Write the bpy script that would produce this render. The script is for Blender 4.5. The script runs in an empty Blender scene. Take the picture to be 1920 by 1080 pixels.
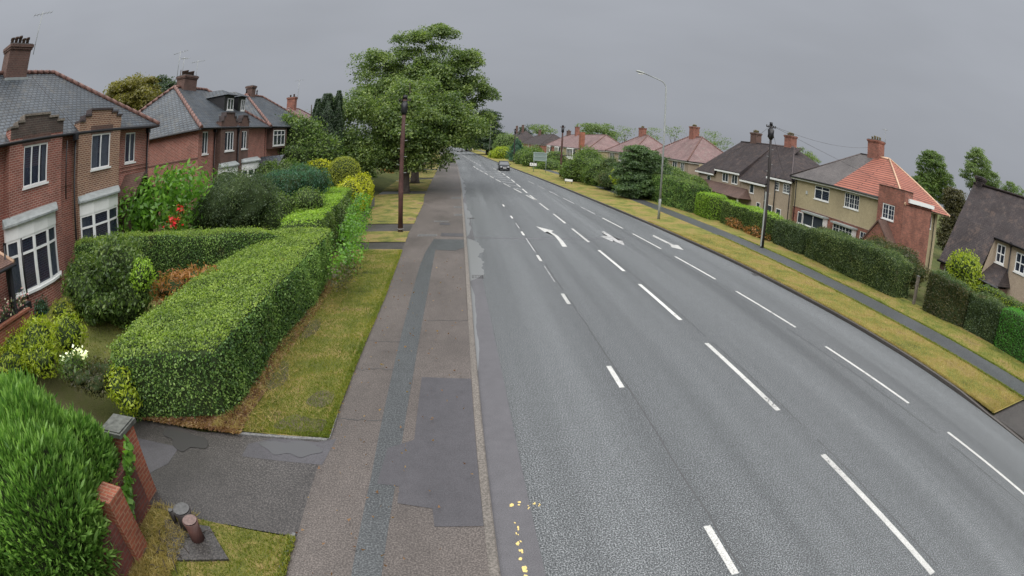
import bpy, bmesh, math, random
import numpy as np
from mathutils import Vector, Matrix
C = bpy.context.scene
COL = C.collection
R_ = math.radians
random.seed(7)
RNG = np.random.default_rng(7)

# ------------------------------------------------------------------ camera
# a wide street camera on a pole: fisheye lens polynomial (barrel distortion of the real lens)
cam_d = bpy.data.cameras.new('camera'); cam = bpy.data.objects.new('camera', cam_d); COL.objects.link(cam)
cam_d.type = 'PANO'; cam_d.panorama_type = 'FISHEYE_LENS_POLYNOMIAL'
cam_d.sensor_fit = 'HORIZONTAL'; cam_d.sensor_width = 19.2; cam_d.sensor_height = 10.8
cam_d.fisheye_fov = 3.1
cam_d.fisheye_polynomial_k0 = 0.0
cam_d.fisheye_polynomial_k1 = -0.0994845
cam_d.fisheye_polynomial_k2 = 0.000612244
cam_d.fisheye_polynomial_k3 = -0.000239955
cam_d.fisheye_polynomial_k4 = 3.014588e-06
cam_d.shift_x = -49.7035 / 1920; cam_d.shift_y = 31.0587 / 1080
cam_d.clip_start = 0.05; cam_d.clip_end = 3000
cam.matrix_world = Matrix((
    (0.98915658, -0.00493642, -0.14678178, 0.0),
    (-0.13827422, 0.30549985, -0.94209876, 0.0),
    (0.04949240, 0.95217933, 0.30150460, 5.08203),
    (0, 0, 0, 1)))
C.camera = cam

# ------------------------------------------------------------------ overcast light
SUN_EL, SUN_ROT = 70, 200
w = bpy.data.worlds.new("World"); C.world = w; w.use_nodes = True
nt = w.node_tree; nt.nodes.clear()
sky = nt.nodes.new('ShaderNodeTexSky'); sky.sky_type = 'NISHITA'; sky.sun_disc = False
sky.sun_elevation = R_(SUN_EL); sky.sun_rotation = R_(SUN_ROT)
sky.air_density = 1.0; sky.dust_density = 4.0
bw = nt.nodes.new('ShaderNodeRGBToBW'); nt.links.new(sky.outputs[0], bw.inputs[0])
tc = nt.nodes.new('ShaderNodeTexCoord')
sep = nt.nodes.new('ShaderNodeSeparateXYZ'); nt.links.new(tc.outputs['Generated'], sep.inputs[0])
# cloud deck: CIE-like overcast gradient and faint mottling
ramp = nt.nodes.new('ShaderNodeMapRange'); ramp.inputs['From Min'].default_value = 0.0; ramp.inputs['From Max'].default_value = 1.0
ramp.inputs['To Min'].default_value = 1.0; ramp.inputs['To Max'].default_value = 1.7
nt.links.new(sep.outputs['Z'], ramp.inputs['Value'])
noi = nt.nodes.new('ShaderNodeTexNoise'); noi.inputs['Scale'].default_value = 2.2; noi.inputs['Detail'].default_value = 3
mp = nt.nodes.new('ShaderNodeMapping'); mp.inputs['Scale'].default_value = (1, 1, 3.5)
nt.links.new(tc.outputs['Generated'], mp.inputs[0]); nt.links.new(mp.outputs[0], noi.inputs['Vector'])
nr = nt.nodes.new('ShaderNodeMapRange'); nr.inputs['From Min'].default_value = 0.3; nr.inputs['From Max'].default_value = 0.7
nr.inputs['To Min'].default_value = 0.93; nr.inputs['To Max'].default_value = 1.05
nt.links.new(noi.outputs['Fac'], nr.inputs['Value'])
m1 = nt.nodes.new('ShaderNodeMath'); m1.operation = 'MULTIPLY'; nt.links.new(ramp.outputs[0], m1.inputs[0]); nt.links.new(nr.outputs[0], m1.inputs[1])
cloud = nt.nodes.new('ShaderNodeMix'); cloud.data_type = 'RGBA'; cloud.blend_type = 'MULTIPLY'; cloud.inputs[0].default_value = 1
cloud.inputs[6].default_value = (1.19, 1.26, 1.4, 1); nt.links.new(m1.outputs[0], cloud.inputs[7])
mixs = nt.nodes.new('ShaderNodeMix'); mixs.data_type = 'RGBA'; mixs.inputs[0].default_value = 0.965
nt.links.new(bw.outputs[0], mixs.inputs[6]); nt.links.new(cloud.outputs[2], mixs.inputs[7])
bg = nt.nodes.new('ShaderNodeBackground'); bg.inputs['Strength'].default_value = 0.072
wo = nt.nodes.new('ShaderNodeOutputWorld')
nt.links.new(mixs.outputs[2], bg.inputs['Color']); nt.links.new(bg.outputs[0], wo.inputs[0])
sd = bpy.data.lights.new('sun', 'SUN'); sd.energy = 1.5; sd.angle = R_(110); sd.color = (1.0, 0.975, 0.94)
so = bpy.data.objects.new('sun', sd); COL.objects.link(so)
az = R_(SUN_ROT)
sdir = Vector((math.sin(az) * math.cos(R_(SUN_EL)), math.cos(az) * math.cos(R_(SUN_EL)), math.sin(R_(SUN_EL))))
so.rotation_euler = sdir.to_track_quat('Z', 'Y').to_euler()
C.view_settings.view_transform = 'Standard'; C.view_settings.look = 'None'
C.view_settings.exposure = 1.84; C.view_settings.gamma = 1.0
C.cycles.max_bounces = 6; C.cycles.diffuse_bounces = 3; C.cycles.glossy_bounces = 2; C.cycles.transparent_max_bounces = 6
C.cycles.use_denoising = True

# ------------------------------------------------------------------ tagging
def tag(o, label=None, cat=None, group=None, kind=None):
    if label: o['label'] = label
    if cat: o['category'] = cat
    if group: o['group'] = group
    if kind: o['kind'] = kind
    return o

def empty(name, loc=(0, 0, 0), rz=0, **kw):
    o = bpy.data.objects.new(name, None); COL.objects.link(o)
    o.location = loc; o.rotation_euler = (0, 0, rz); o.empty_display_size = .3
    return tag(o, **kw)

def copy_tree(o, parent=None):
    c = o.copy(); COL.objects.link(c); c.parent = parent
    for ch in [x for x in KIDS.get(o.name, [])]:
        copy_child(ch, c)
    return c
KIDS = {}
def copy_child(ch, c):
    d = ch.copy(); COL.objects.link(d); d.parent = c
    for g in KIDS.get(ch.name, []):
        e = g.copy(); COL.objects.link(e); e.parent = d

# ------------------------------------------------------------------ mesh builder (world coordinates, uv in metres)
class MB:
    def __init__(s): s.v = []; s.f = []; s.m = []; s.uv = []; s.smooth = []
    def face(s, pts, mi=0, uvs=None, smooth=False):
        n = len(s.v); s.v += [tuple(p) for p in pts]; s.f.append(tuple(range(n, n + len(pts)))); s.m.append(mi); s.smooth.append(smooth)
        if uvs is None:
            a, b, c = Vector(pts[0]), Vector(pts[1]), Vector(pts[2])
            nn = (b - a).cross(c - a)
            if nn.length < 1e-12 and len(pts) > 3: nn = (c - a).cross(Vector(pts[3]) - a)
            if nn.length > 1e-12: nn.normalize()
            else: nn = Vector((0, 0, 1))
            if abs(nn.z) > .98: uvs = [(p[0], p[1]) for p in pts]
            else:
                u = Vector((0, 0, 1)).cross(nn).normalized(); vv = nn.cross(u)
                k = 1.0 / max(.2, vv.z) if False else 1.0
                uvs = [(Vector(p).dot(u), Vector(p).dot(vv)) for p in pts]
        s.uv.append(uvs)
    def box(s, a, b, mi=0, skip=()):
        x0, y0, z0 = [min(a[i], b[i]) for i in range(3)]; x1, y1, z1 = [max(a[i], b[i]) for i in range(3)]
        F = {'b': [(x0,y0,z0),(x0,y1,z0),(x1,y1,z0),(x1,y0,z0)], 't': [(x0,y0,z1),(x1,y0,z1),(x1,y1,z1),(x0,y1,z1)],
             'f': [(x0,y0,z0),(x1,y0,z0),(x1,y0,z1),(x0,y0,z1)], 'k': [(x1,y1,z0),(x0,y1,z0),(x0,y1,z1),(x1,y1,z1)],
             'l': [(x0,y1,z0),(x0,y0,z0),(x0,y0,z1),(x0,y1,z1)], 'r': [(x1,y0,z0),(x1,y1,z0),(x1,y1,z1),(x1,y0,z1)]}
        for k, q in F.items():
            if k not in skip: s.face(q, mi)
    def obox(s, fr, u0, u1, v0, v1, d0, d1, mi=0):
        # box in a frame (origin, U, N): u along, v up, d outward
        P = lambda u, v, d: fr[0] + fr[1] * u + Vector((0, 0, v)) + fr[2] * d
        c = [P(u, v, d) for u in (u0, u1) for v in (v0, v1) for d in (d0, d1)]
        for q in ((0,1,3,2),(4,6,7,5),(0,4,5,1),(2,3,7,6),(0,2,6,4),(1,5,7,3)): s.face([c[i] for i in q], mi)
    def prism(s, poly, dvec, mi=0, caps=True):
        dv = Vector(dvec); a = [Vector(p) for p in poly]; b = [p + dv for p in a]; n = len(a)
        if caps: s.face(a[::-1], mi); s.face(b, mi)
        for i in range(n):
            j = (i + 1) % n; s.face([a[i], a[j], b[j], b[i]], mi)
    def tube(s, pts, rad, n=8, mi=0, cap=True):
        pts = [Vector(p) for p in pts]; k = len(pts)
        rad = [rad] * k if not hasattr(rad, '__len__') else rad
        rings = []; up = None
        for i, p in enumerate(pts):
            t = (pts[min(i + 1, k - 1)] - pts[max(i - 1, 0)])
            if t.length < 1e-9: t = Vector((0, 0, 1))
            t.normalize()
            if up is None:
                up = Vector((1, 0, 0)) if abs(t.x) < .8 else Vector((0, 1, 0))
            a = t.cross(up)
            if a.length < 1e-4: a = t.cross(Vector((0, 1, 0)))
            a.normalize(); b = t.cross(a).normalized(); up = b.cross(t) * 1.0
            rings.append([p + (a * math.cos(2*math.pi*j/n) + b * math.sin(2*math.pi*j/n)) * rad[i] for j in range(n)])
        base = len(s.v)
        for r in rings: s.v += [tuple(q) for q in r]
        for i in range(k - 1):
            for j in range(n):
                j2 = (j + 1) % n
                s.f.append((base+i*n+j, base+i*n+j2, base+(i+1)*n+j2, base+(i+1)*n+j)); s.m.append(mi); s.smooth.append(True)
                L = i * .5; s.uv.append([(j/n, L), ((j+1)/n, L), ((j+1)/n, L+.5), (j/n, L+.5)])
        if cap:
            s.face(rings[0], mi); s.face(rings[-1][::-1], mi)
    def build(s, name, mats, parent=None, **kw):
        me = bpy.data.meshes.new(name); me.from_pydata(s.v, [], s.f)
        mats = mats if isinstance(mats, (list, tuple)) else [mats]
        for m in mats: me.materials.append(m)
        me.polygons.foreach_set('material_index', s.m); me.polygons.foreach_set('use_smooth', s.smooth)
        uv = me.uv_layers.new(name='UVMap'); flat = [c for q in s.uv for p in q for c in p]
        uv.data.foreach_set('uv', flat)
        bm = bmesh.new(); bm.from_mesh(me); bmesh.ops.remove_doubles(bm, verts=bm.verts, dist=1e-5); bmesh.ops.recalc_face_normals(bm, faces=bm.faces); bm.to_mesh(me); bm.free()
        return link(name, me, parent, **kw)

def link(name, me, parent=None, **kw):
    o = bpy.data.objects.new(name, me); COL.objects.link(o)
    if parent is not None:
        o.parent = parent; KIDS.setdefault(parent.name, []).append(o)
        if parent.type == 'EMPTY' and not kw.pop('local', False):
            o.matrix_parent_inverse = Matrix.LocRotScale(parent.location, parent.rotation_euler, None).inverted()
    kw.pop('local', None)
    return tag(o, **kw)

# ------------------------------------------------------------------ materials
def N(nt, t, **kw):
    n = nt.nodes.new('ShaderNode' + t)
    for k, v in kw.items(): setattr(n, k, v)
    return n
def newmat(name):
    m = bpy.data.materials.new(name); m.use_nodes = True; nt = m.node_tree
    b = nt.nodes['Principled BSDF']; return m, nt, b
def noise(nt, scale, detail=3, rough=.6, coord='Object', vec=None, stretch=None):
    n = N(nt, 'TexNoise'); n.inputs['Scale'].default_value = scale; n.inputs['Detail'].default_value = detail; n.inputs['Roughness'].default_value = rough
    if vec is None:
        t = N(nt, 'TexCoord'); vec = t.outputs[coord]
    if stretch:
        mp = N(nt, 'Mapping'); mp.inputs['Scale'].default_value = stretch; nt.links.new(vec, mp.inputs[0]); vec = mp.outputs[0]
    nt.links.new(vec, n.inputs['Vector']); return n
def cramp(nt, fac, stops):
    r = N(nt, 'ValToRGB'); e = r.color_ramp.elements
    while len(e) < len(stops): e.new(.5)
    for i, (p, c) in enumerate(stops): e[i].position = p; e[i].color = (*c, 1)
    nt.links.new(fac, r.inputs[0]); return r
def mixc(nt, a, b, fac, blend='MIX'):
    m = N(nt, 'Mix', data_type='RGBA', blend_type=blend)
    for i, x in ((6, a), (7, b)):
        if isinstance(x, tuple): m.inputs[i].default_value = (*x, 1)
        else: nt.links.new(x, m.inputs[i])
    if isinstance(fac, (int, float)): m.inputs[0].default_value = fac
    else: nt.links.new(fac, m.inputs[0])
    return m.outputs[2]
def bump(nt, b, h, strength=.4, dist=.01):
    n = N(nt, 'Bump'); n.inputs['Strength'].default_value = strength; n.inputs['Distance'].default_value = dist
    nt.links.new(h, n.inputs['Height']); nt.links.new(n.outputs[0], b.inputs['Normal'])
def plain(name, col, rough=.6, metal=0, var=.15, scale=6, spec=.5):
    m, nt, b = newmat(name)
    n = noise(nt, scale, 4)
    r = cramp(nt, n.outputs['Fac'], [(.3, tuple(c * (1 - var) for c in col)), (.7, tuple(min(1, c * (1 + var)) for c in col))])
    nt.links.new(r.outputs[0], b.inputs['Base Color']); b.inputs['Roughness'].default_value = rough; b.inputs['Metallic'].default_value = metal
    b.inputs['Specular IOR Level'].default_value = spec
    return m
def speckle(name, c0, c1, c2, grain=60, rough=.5, patch=.35, patchcol=None, bumps=.3, spec=.5, aniso=None):
    # asphalt-like: fine aggregate plus broad tonal patches
    m, nt, b = newmat(name)
    n1 = noise(nt, grain, 2, .7); n1.noise_dimensions = '3D'
    r1 = cramp(nt, n1.outputs['Fac'], [(.36, c0), (.5, c1), (.64, c2)])
    n2 = noise(nt, .35, 5, .6, stretch=aniso or (1, .25, 1))
    r2 = cramp(nt, n2.outputs['Fac'], [(.35, (1 - patch,) * 3), (.65, (1 + patch * .4,) * 3)])
    c = mixc(nt, r1.outputs[0], r2.outputs[0], 1, 'MULTIPLY')
    n3 = noise(nt, 4.0, 4, .6); r3 = cramp(nt, n3.outputs['Fac'], [(.3, (.9,) * 3), (.7, (1.08,) * 3)])
    c = mixc(nt, c, r3.outputs[0], 1, 'MULTIPLY')
    nt.links.new(c, b.inputs['Base Color'])
    rr = N(nt, 'MapRange'); rr.inputs['To Min'].default_value = rough * .75; rr.inputs['To Max'].default_value = min(1, rough * 1.25)
    nt.links.new(n2.outputs['Fac'], rr.inputs['Value']); nt.links.new(rr.outputs[0], b.inputs['Roughness'])
    b.inputs['Specular IOR Level'].default_value = spec
    bump(nt, b, n1.outputs['Fac'], bumps, .006)
    return m
def brick(name, c1, c2, mortar, bw=.225, bh=.075, ms=.011, rough=.8, blotch=.3, bias=0):
    m, nt, b = newmat(name)
    t = N(nt, 'TexCoord'); k = N(nt, 'TexBrick')
    k.inputs['Color1'].default_value = (*c1, 1); k.inputs['Color2'].default_value = (*c2, 1); k.inputs['Mortar'].default_value = (*mortar, 1)
    k.inputs['Scale'].default_value = 1; k.inputs['Mortar Size'].default_value = ms; k.inputs['Bias'].default_value = bias
    k.inputs['Brick Width'].default_value = bw; k.inputs['Row Height'].default_value = bh; k.inputs['Mortar Smooth'].default_value = .2
    nt.links.new(t.outputs['UV'], k.inputs['Vector'])
    n = noise(nt, 1.3, 5, .65); r = cramp(nt, n.outputs['Fac'], [(.3, (1 - blotch,) * 3), (.7, (1 + blotch * .5,) * 3)])
    n2 = noise(nt, 25, 2); r2 = cramp(nt, n2.outputs['Fac'], [(.3, (.8,) * 3), (.7, (1.15,) * 3)])
    c = mixc(nt, k.outputs['Color'], r.outputs[0], 1, 'MULTIPLY'); c = mixc(nt, c, r2.outputs[0], 1, 'MULTIPLY')
    nt.links.new(c, b.inputs['Base Color']); b.inputs['Roughness'].default_value = rough
    bump(nt, b, k.outputs['Fac'], -.5, .008)
    return m
def tiles(name, c1, c2, gap, tw=.25, th=.2, rough=.35, blotch=.35, moss=None, ms=.012, spec=.5, bumpd=.02):  # gap: joint colour; on redtile and slate it also paints in lap shade
    m, nt, b = newmat(name)
    t = N(nt, 'TexCoord'); k = N(nt, 'TexBrick')
    k.inputs['Color1'].default_value = (*c1, 1); k.inputs['Color2'].default_value = (*c2, 1); k.inputs['Mortar'].default_value = (*gap, 1)
    k.inputs['Scale'].default_value = 1; k.inputs['Mortar Size'].default_value = ms
    k.inputs['Brick Width'].default_value = tw; k.inputs['Row Height'].default_value = th; k.inputs['Mortar Smooth'].default_value = .1
    nt.links.new(t.outputs['UV'], k.inputs['Vector'])
    n = noise(nt, .6, 6, .65); r = cramp(nt, n.outputs['Fac'], [(.3, (1 - blotch,) * 3), (.7, (1 + blotch * .5,) * 3)])
    c = mixc(nt, k.outputs['Color'], r.outputs[0], 1, 'MULTIPLY')
    if moss:
        n3 = noise(nt, 1.7, 6, .75); r3 = cramp(nt, n3.outputs['Fac'], [(.52, (0,) * 3), (.66, (1,) * 3)])
        c = mixc(nt, c, moss, r3.outputs[0])
    nt.links.new(c, b.inputs['Base Color'])
    n4 = noise(nt, 1.1, 4); rr = N(nt, 'MapRange'); rr.inputs['To Min'].default_value = rough * .6; rr.inputs['To Max'].default_value = min(1, rough * 1.4)
    nt.links.new(n4.outputs['Fac'], rr.inputs['Value']); nt.links.new(rr.outputs[0], b.inputs['Roughness'])
    b.inputs['Specular IOR Level'].default_value = spec
    # row profile: each course lifts at its lower edge
    sx = N(nt, 'SeparateXYZ'); nt.links.new(t.outputs['UV'], sx.inputs[0])
    md = N(nt, 'Math', operation='DIVIDE'); nt.links.new(sx.outputs[1], md.inputs[0]); md.inputs[1].default_value = th
    fr = N(nt, 'Math', operation='FRACT'); nt.links.new(md.outputs[0], fr.inputs[0])
    sm = N(nt, 'Math', operation='SUBTRACT'); sm.inputs[0].default_value = 1; nt.links.new(fr.outputs[0], sm.inputs[1])
    ad = N(nt, 'Math', operation='SUBTRACT'); nt.links.new(sm.outputs[0], ad.inputs[0]); nt.links.new(k.outputs['Fac'], ad.inputs[1])
    bump(nt, b, ad.outputs[0], .7, bumpd)
    return m
def leafmat(name, cols, clump=1.2, rough=.42, spec=.5, brown=None, brown_amt=.6, trans=.0):
    # cols: dark, mid, light leaf colours; per-leaf random plus clumps of different growth
    m, nt, b = newmat(name)
    g = N(nt, 'NewGeometry')
    n = noise(nt, clump, 4, .65)
    ad = N(nt, 'Math', operation='MULTIPLY_ADD'); nt.links.new(g.outputs['Random Per Island'], ad.inputs[0]); ad.inputs[1].default_value = .55
    sc = N(nt, 'MapRange'); sc.inputs['From Min'].default_value = .3; sc.inputs['From Max'].default_value = .7; sc.inputs['To Max'].default_value = .45
    nt.links.new(n.outputs['Fac'], sc.inputs['Value']); nt.links.new(sc.outputs[0], ad.inputs[2])
    r = cramp(nt, ad.outputs[0], [(.08, cols[0]), (.5, cols[1]), (.92, cols[2])])
    c = mixc(nt, r.outputs[0], (1.42, 1.5, 1.45), 1, 'MULTIPLY')
    hs = N(nt, 'HueSaturation'); hs.inputs['Saturation'].default_value = 1.06; nt.links.new(c, hs.inputs['Color']); c = hs.outputs[0]
    if brown:
        n2 = noise(nt, clump * .8, 4, .7); 
        mp = n2.inputs['Vector'].links[0]
        r2 = cramp(nt, n2.outputs['Fac'], [(brown_amt, (0,) * 3), (brown_amt + .1, (.8,) * 3)])
        c = mixc(nt, c, brown, r2.outputs[0])
    nt.links.new(c, b.inputs['Base Color']); b.inputs['Roughness'].default_value = rough; b.inputs['Specular IOR Level'].default_value = spec
    tr = N(nt, 'BsdfTranslucent'); nt.links.new(mixc(nt, c, (1.35, 1.5, .7), .8, 'MULTIPLY'), tr.inputs[0]); mx = N(nt, 'MixShader'); mx.inputs[0].default_value = .42
    nt.links.new(b.outputs[0], mx.inputs[1]); nt.links.new(tr.outputs[0], mx.inputs[2]); nt.links.new(mx.outputs[0], nt.nodes['Material Output'].inputs[0])
    return m
def grassmat(name, cols, scale=.5, rough=.9):
    m, nt, b = newmat(name)
    n = noise(nt, scale, 6, .7); n2 = noise(nt, 14, 4, .8); n3 = noise(nt, 60, 2, .8)
    a = N(nt, 'Math', operation='MULTIPLY_ADD'); nt.links.new(n2.outputs['Fac'], a.inputs[0]); a.inputs[1].default_value = .45; 
    s = N(nt, 'Math', operation='MULTIPLY_ADD'); nt.links.new(n.outputs['Fac'], s.inputs[0]); s.inputs[1].default_value = 1.9; s.inputs[2].default_value = -.66
    nt.links.new(s.outputs[0], a.inputs[2])
    st = [(i / (len(cols) - 1) * .7 + .15, c) for i, c in enumerate(cols)]
    r = cramp(nt, a.outputs[0], st)
    r3 = cramp(nt, n3.outputs['Fac'], [(.3, (.65,) * 3), (.7, (1.3,) * 3)])
    c = mixc(nt, r.outputs[0], r3.outputs[0], 1, 'MULTIPLY')
    nt.links.new(c, b.inputs['Base Color']); b.inputs['Roughness'].default_value = rough; b.inputs['Specular IOR Level'].default_value = .2
    bump(nt, b, n3.outputs['Fac'], .8, .03)
    return m
def glassmat(name, col=(.02, .024, .032), alpha=.0, rough=.06):
    m, nt, b = newmat(name)
    b.inputs['Base Color'].default_value = (*col, 1); b.inputs['Roughness'].default_value = rough
    n = noise(nt, 1.5, 1); bump(nt, b, n.outputs['Fac'], .15, .02)
    if alpha:
        t = N(nt, 'BsdfTransparent'); mx = N(nt, 'MixShader'); mx.inputs[0].default_value = alpha
        t.inputs[0].default_value = (.75, .78, .82, 1)
        o = nt.nodes['Material Output']; nt.links.new(b.outputs[0], mx.inputs[1]); nt.links.new(t.outputs[0], mx.inputs[2]); nt.links.new(mx.outputs[0], o.inputs[0])
    return m

M = {}
M['road'] = speckle('asphalt_wet', (.022, .025, .027), (.074, .081, .085), (.3, .315, .325), grain=43, rough=.5, patch=.3, aniso=(1.9, .045, 1), bumps=.04)
M['gutter'] = speckle('gutter_asphalt', (.075, .073, .079), (.105, .102, .11), (.135, .132, .14), grain=60, rough=.34, patch=.2, bumps=.1)
M['pave'] = speckle('footway_asphalt', (.05, .041, .037), (.09, .077, .07), (.155, .134, .122), grain=38, rough=.5, patch=.28, aniso=(1, .5, 1), bumps=.25)
M['patchd'] = speckle('dark_patch_asphalt', (.05, .048, .053), (.068, .065, .072), (.088, .085, .093), grain=60, rough=.42, patch=.18, bumps=.15)
M['trench'] = speckle('trench_asphalt', (.028, .031, .034), (.055, .06, .063), (.12, .128, .132), grain=34, rough=.45, patch=.2, bumps=.3)
M['drive'] = speckle('drive_asphalt', (.022, .021, .021), (.05, .046, .044), (.11, .1, .095), grain=34, rough=.42, patch=.35, aniso=(1, 1, 1), bumps=.3)
M['kerb'] = speckle('kerb_concrete', (.09, .08, .07), (.14, .125, .11), (.2, .18, .16), grain=30, rough=.6, patch=.25, bumps=.15)
M['kerbd'] = speckle('kerb_wet', (.04, .035, .033), (.07, .062, .058), (.11, .1, .09), grain=40, rough=.4, patch=.3, bumps=.15)
def worn(name, cols, wear):
    m = speckle(name, *cols, grain=45, rough=.5, patch=.25, bumps=.2); nt = m.node_tree; b = nt.nodes['Principled BSDF']
    n = noise(nt, 9, 6, .85); n2 = noise(nt, 1.1, 3, .6); a = N(nt, 'Math', operation='MULTIPLY_ADD'); nt.links.new(n2.outputs['Fac'], a.inputs[0]); a.inputs[1].default_value = .55; nt.links.new(n.outputs['Fac'], a.inputs[2])
    r = cramp(nt, a.outputs[0], [(wear, (0,) * 3), (wear + .035, (1,) * 3)]); t = N(nt, 'BsdfTransparent'); mx = N(nt, 'MixShader')
    nt.links.new(r.outputs[0], mx.inputs[0]); nt.links.new(b.outputs[0], mx.inputs[1]); nt.links.new(t.outputs[0], mx.inputs[2]); nt.links.new(mx.outputs[0], nt.nodes['Material Output'].inputs[0]); return m
M['paint'] = worn('road_paint', ((.36, .36, .34), (.52, .52, .5), (.68, .68, .66)), .9)
M['paintw'] = worn('worn_paint', ((.3, .3, .3), (.42, .42, .42), (.55, .55, .54)), .83)
M['yellow'] = plain('yellow_paint', (.62, .48, .18), .6, var=.2, scale=30)
M['verge'] = grassmat('verge_grass', [(.04, .04, .022), (.1, .115, .028), (.16, .155, .04), (.25, .19, .075), (.14, .1, .065)], .75)
M['vergeR'] = grassmat('verge_grass_dry', [(.07, .085, .024), (.125, .145, .032), (.19, .18, .045), (.255, .19, .07), (.18, .14, .06)], .6)
M['lawn'] = grassmat('garden_lawn', [(.08, .09, .03), (.14, .15, .045), (.22, .2, .07)], .8)
M['ground'] = grassmat('garden_ground', [(.03, .04, .015), (.06, .075, .022), (.09, .1, .03), (.12, .1, .06)], .12)
M['barem'] = grassmat('bare_patch', [(.05, .042, .035), (.09, .075, .06), (.13, .115, .06), (.11, .12, .04)], 3)
M['soil'] = grassmat('leaf_litter', [(.05, .025, .018), (.1, .05, .03), (.16, .1, .05)], 2)
M['brickL'] = brick('red_brick', (.33, .098, .07), (.21, .064, .048), (.4, .27, .22), ms=.013)
M['brickC'] = brick('brown_brick', (.27, .125, .075), (.16, .065, .045), (.44, .33, .24), ms=.015, blotch=.2)
M['brickP'] = brick('purple_brick', (.14, .07, .055), (.1, .05, .042), (.15, .11, .09))
M['brickG'] = brick('orange_brick', (.33, .095, .05), (.22, .062, .04), (.3, .17, .11), bw=.215, bh=.07)
M['brickW'] = brick('weathered_dark_brick', (.1, .065, .055), (.075, .055, .05), (.14, .12, .1), blotch=.5)
M['brickD'] = brick('dark_red_brick', (.17, .045, .035), (.11, .035, .03), (.12, .07, .06), blotch=.4)
M['brickR'] = brick('red_brick_right', (.36, .125, .085), (.2, .07, .052), (.24, .15, .115), blotch=.4)
M['slate'] = tiles('blue_slate', (.05, .064, .078), (.078, .094, .11), (.018, .022, .028), ms=.034, tw=.3, th=.22, rough=.5, spec=.3, moss=(.075, .075, .07))  # widened dark joints carry painted shade at the slate laps
M['darktile'] = tiles('brown_clay_tiles', (.036, .028, .03), (.055, .043, .043), (.015, .012, .012), tw=.18, th=.11, rough=.7, spec=.3, moss=(.085, .06, .05))
M['greytile'] = tiles('grey_brown_tiles', (.1, .09, .088), (.135, .12, .115), (.05, .045, .043), tw=.2, th=.13, rough=.5)
M['redtile'] = tiles('new_red_tiles', (.33, .115, .075), (.28, .095, .062), (.085, .026, .018), tw=7, th=.3, rough=.75, blotch=.15, ms=.048, bumpd=.06)  # broad dark course lines stand in for the shadow under each tile lap
M['pinktile'] = tiles('pinkish_tiles', (.17, .105, .1), (.23, .15, .145), (.12, .07, .07), tw=.25, th=.15, rough=.65, spec=.35, moss=(.2, .16, .145))
M['brownroof'] = tiles('brown_porch_tiles', (.15, .09, .07), (.12, .07, .058), (.07, .04, .03), tw=.2, th=.1, rough=.5)
M['ridge'] = plain('ridge_tile', (.15, .075, .06), .6, var=.35, scale=4)
M['ridgel'] = plain('light_ridge_tile', (.55, .36, .24), .6, var=.15, scale=4)
M['ridged'] = plain('dark_ridge_tile', (.06, .045, .045), .6, var=.3, scale=4)
M['render'] = speckle('pebbledash', (.26, .215, .125), (.39, .325, .2), (.48, .42, .28), grain=45, rough=.9, patch=.16, aniso=(1, 1, .6), bumps=.3)
M['renderp'] = speckle('pebbledash_pinkish', (.28, .22, .15), (.39, .31, .23), (.47, .39, .31), grain=45, rough=.9, patch=.2, aniso=(1, 1, .6), bumps=.3)
M['white'] = plain('white_upvc', (.8, .81, .8), .35, var=.04)
M['offwhite'] = plain('weathered_white', (.66, .66, .62), .5, var=.1)
M['lead'] = plain('lead_flashing', (.3, .33, .33), .5, var=.2, scale=5)
M['stone'] = speckle('coping_stone', (.12, .1, .085), (.2, .17, .14), (.3, .26, .22), grain=20, rough=.8, patch=.4, aniso=(1, 1, 1))
M['black'] = plain('black_gutter', (.015, .015, .018), .4)
M['dark'] = plain('dark_interior', (.02, .02, .024), .8)
M['curtain'] = plain('net_curtain', (.42, .44, .42), .9, var=.25, scale=9)
M['glass'] = glassmat('window_glass', (.035, .045, .075), alpha=.4)
M['gdark'] = glassmat('dark_window_glass', (.03, .037, .055))
M['pole'] = plain('creosoted_pole', (.085, .038, .032), .65, var=.4, scale=2)
M['poled'] = plain('dark_pole', (.03, .025, .025), .6, var=.3, scale=2)
M['galv'] = plain('galvanised_steel', (.3, .32, .31), .6, .0, var=.15, scale=3)
M['bark'] = plain('bark', (.06, .048, .04), .9, var=.5, scale=3)
M['pot'] = plain('chimney_pot', (.09, .055, .04), .8, var=.5, scale=3)
M['potg'] = plain('yellowed_chimney_pot', (.3, .25, .13), .8, var=.4, scale=3)
M['core'] = plain('twig_core', (.035, .05, .022), 1, var=.4, scale=3, spec=0)
M['wet'] = glassmat('puddle_water', (.17, .175, .18), rough=.28); M['wetd'] = glassmat('wet_drive_film', (.05, .048, .048), rough=.2); M['wetm'] = glassmat('shallow_water', (.085, .085, .088), rough=.14)
M['metalc'] = plain('cover_plate', (.1, .1, .1), .5, .2, var=.3, scale=15)
M['conc'] = speckle('weathered_concrete', (.08, .08, .08), (.13, .13, .13), (.2, .2, .195), grain=30, rough=.7, patch=.3)
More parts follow.
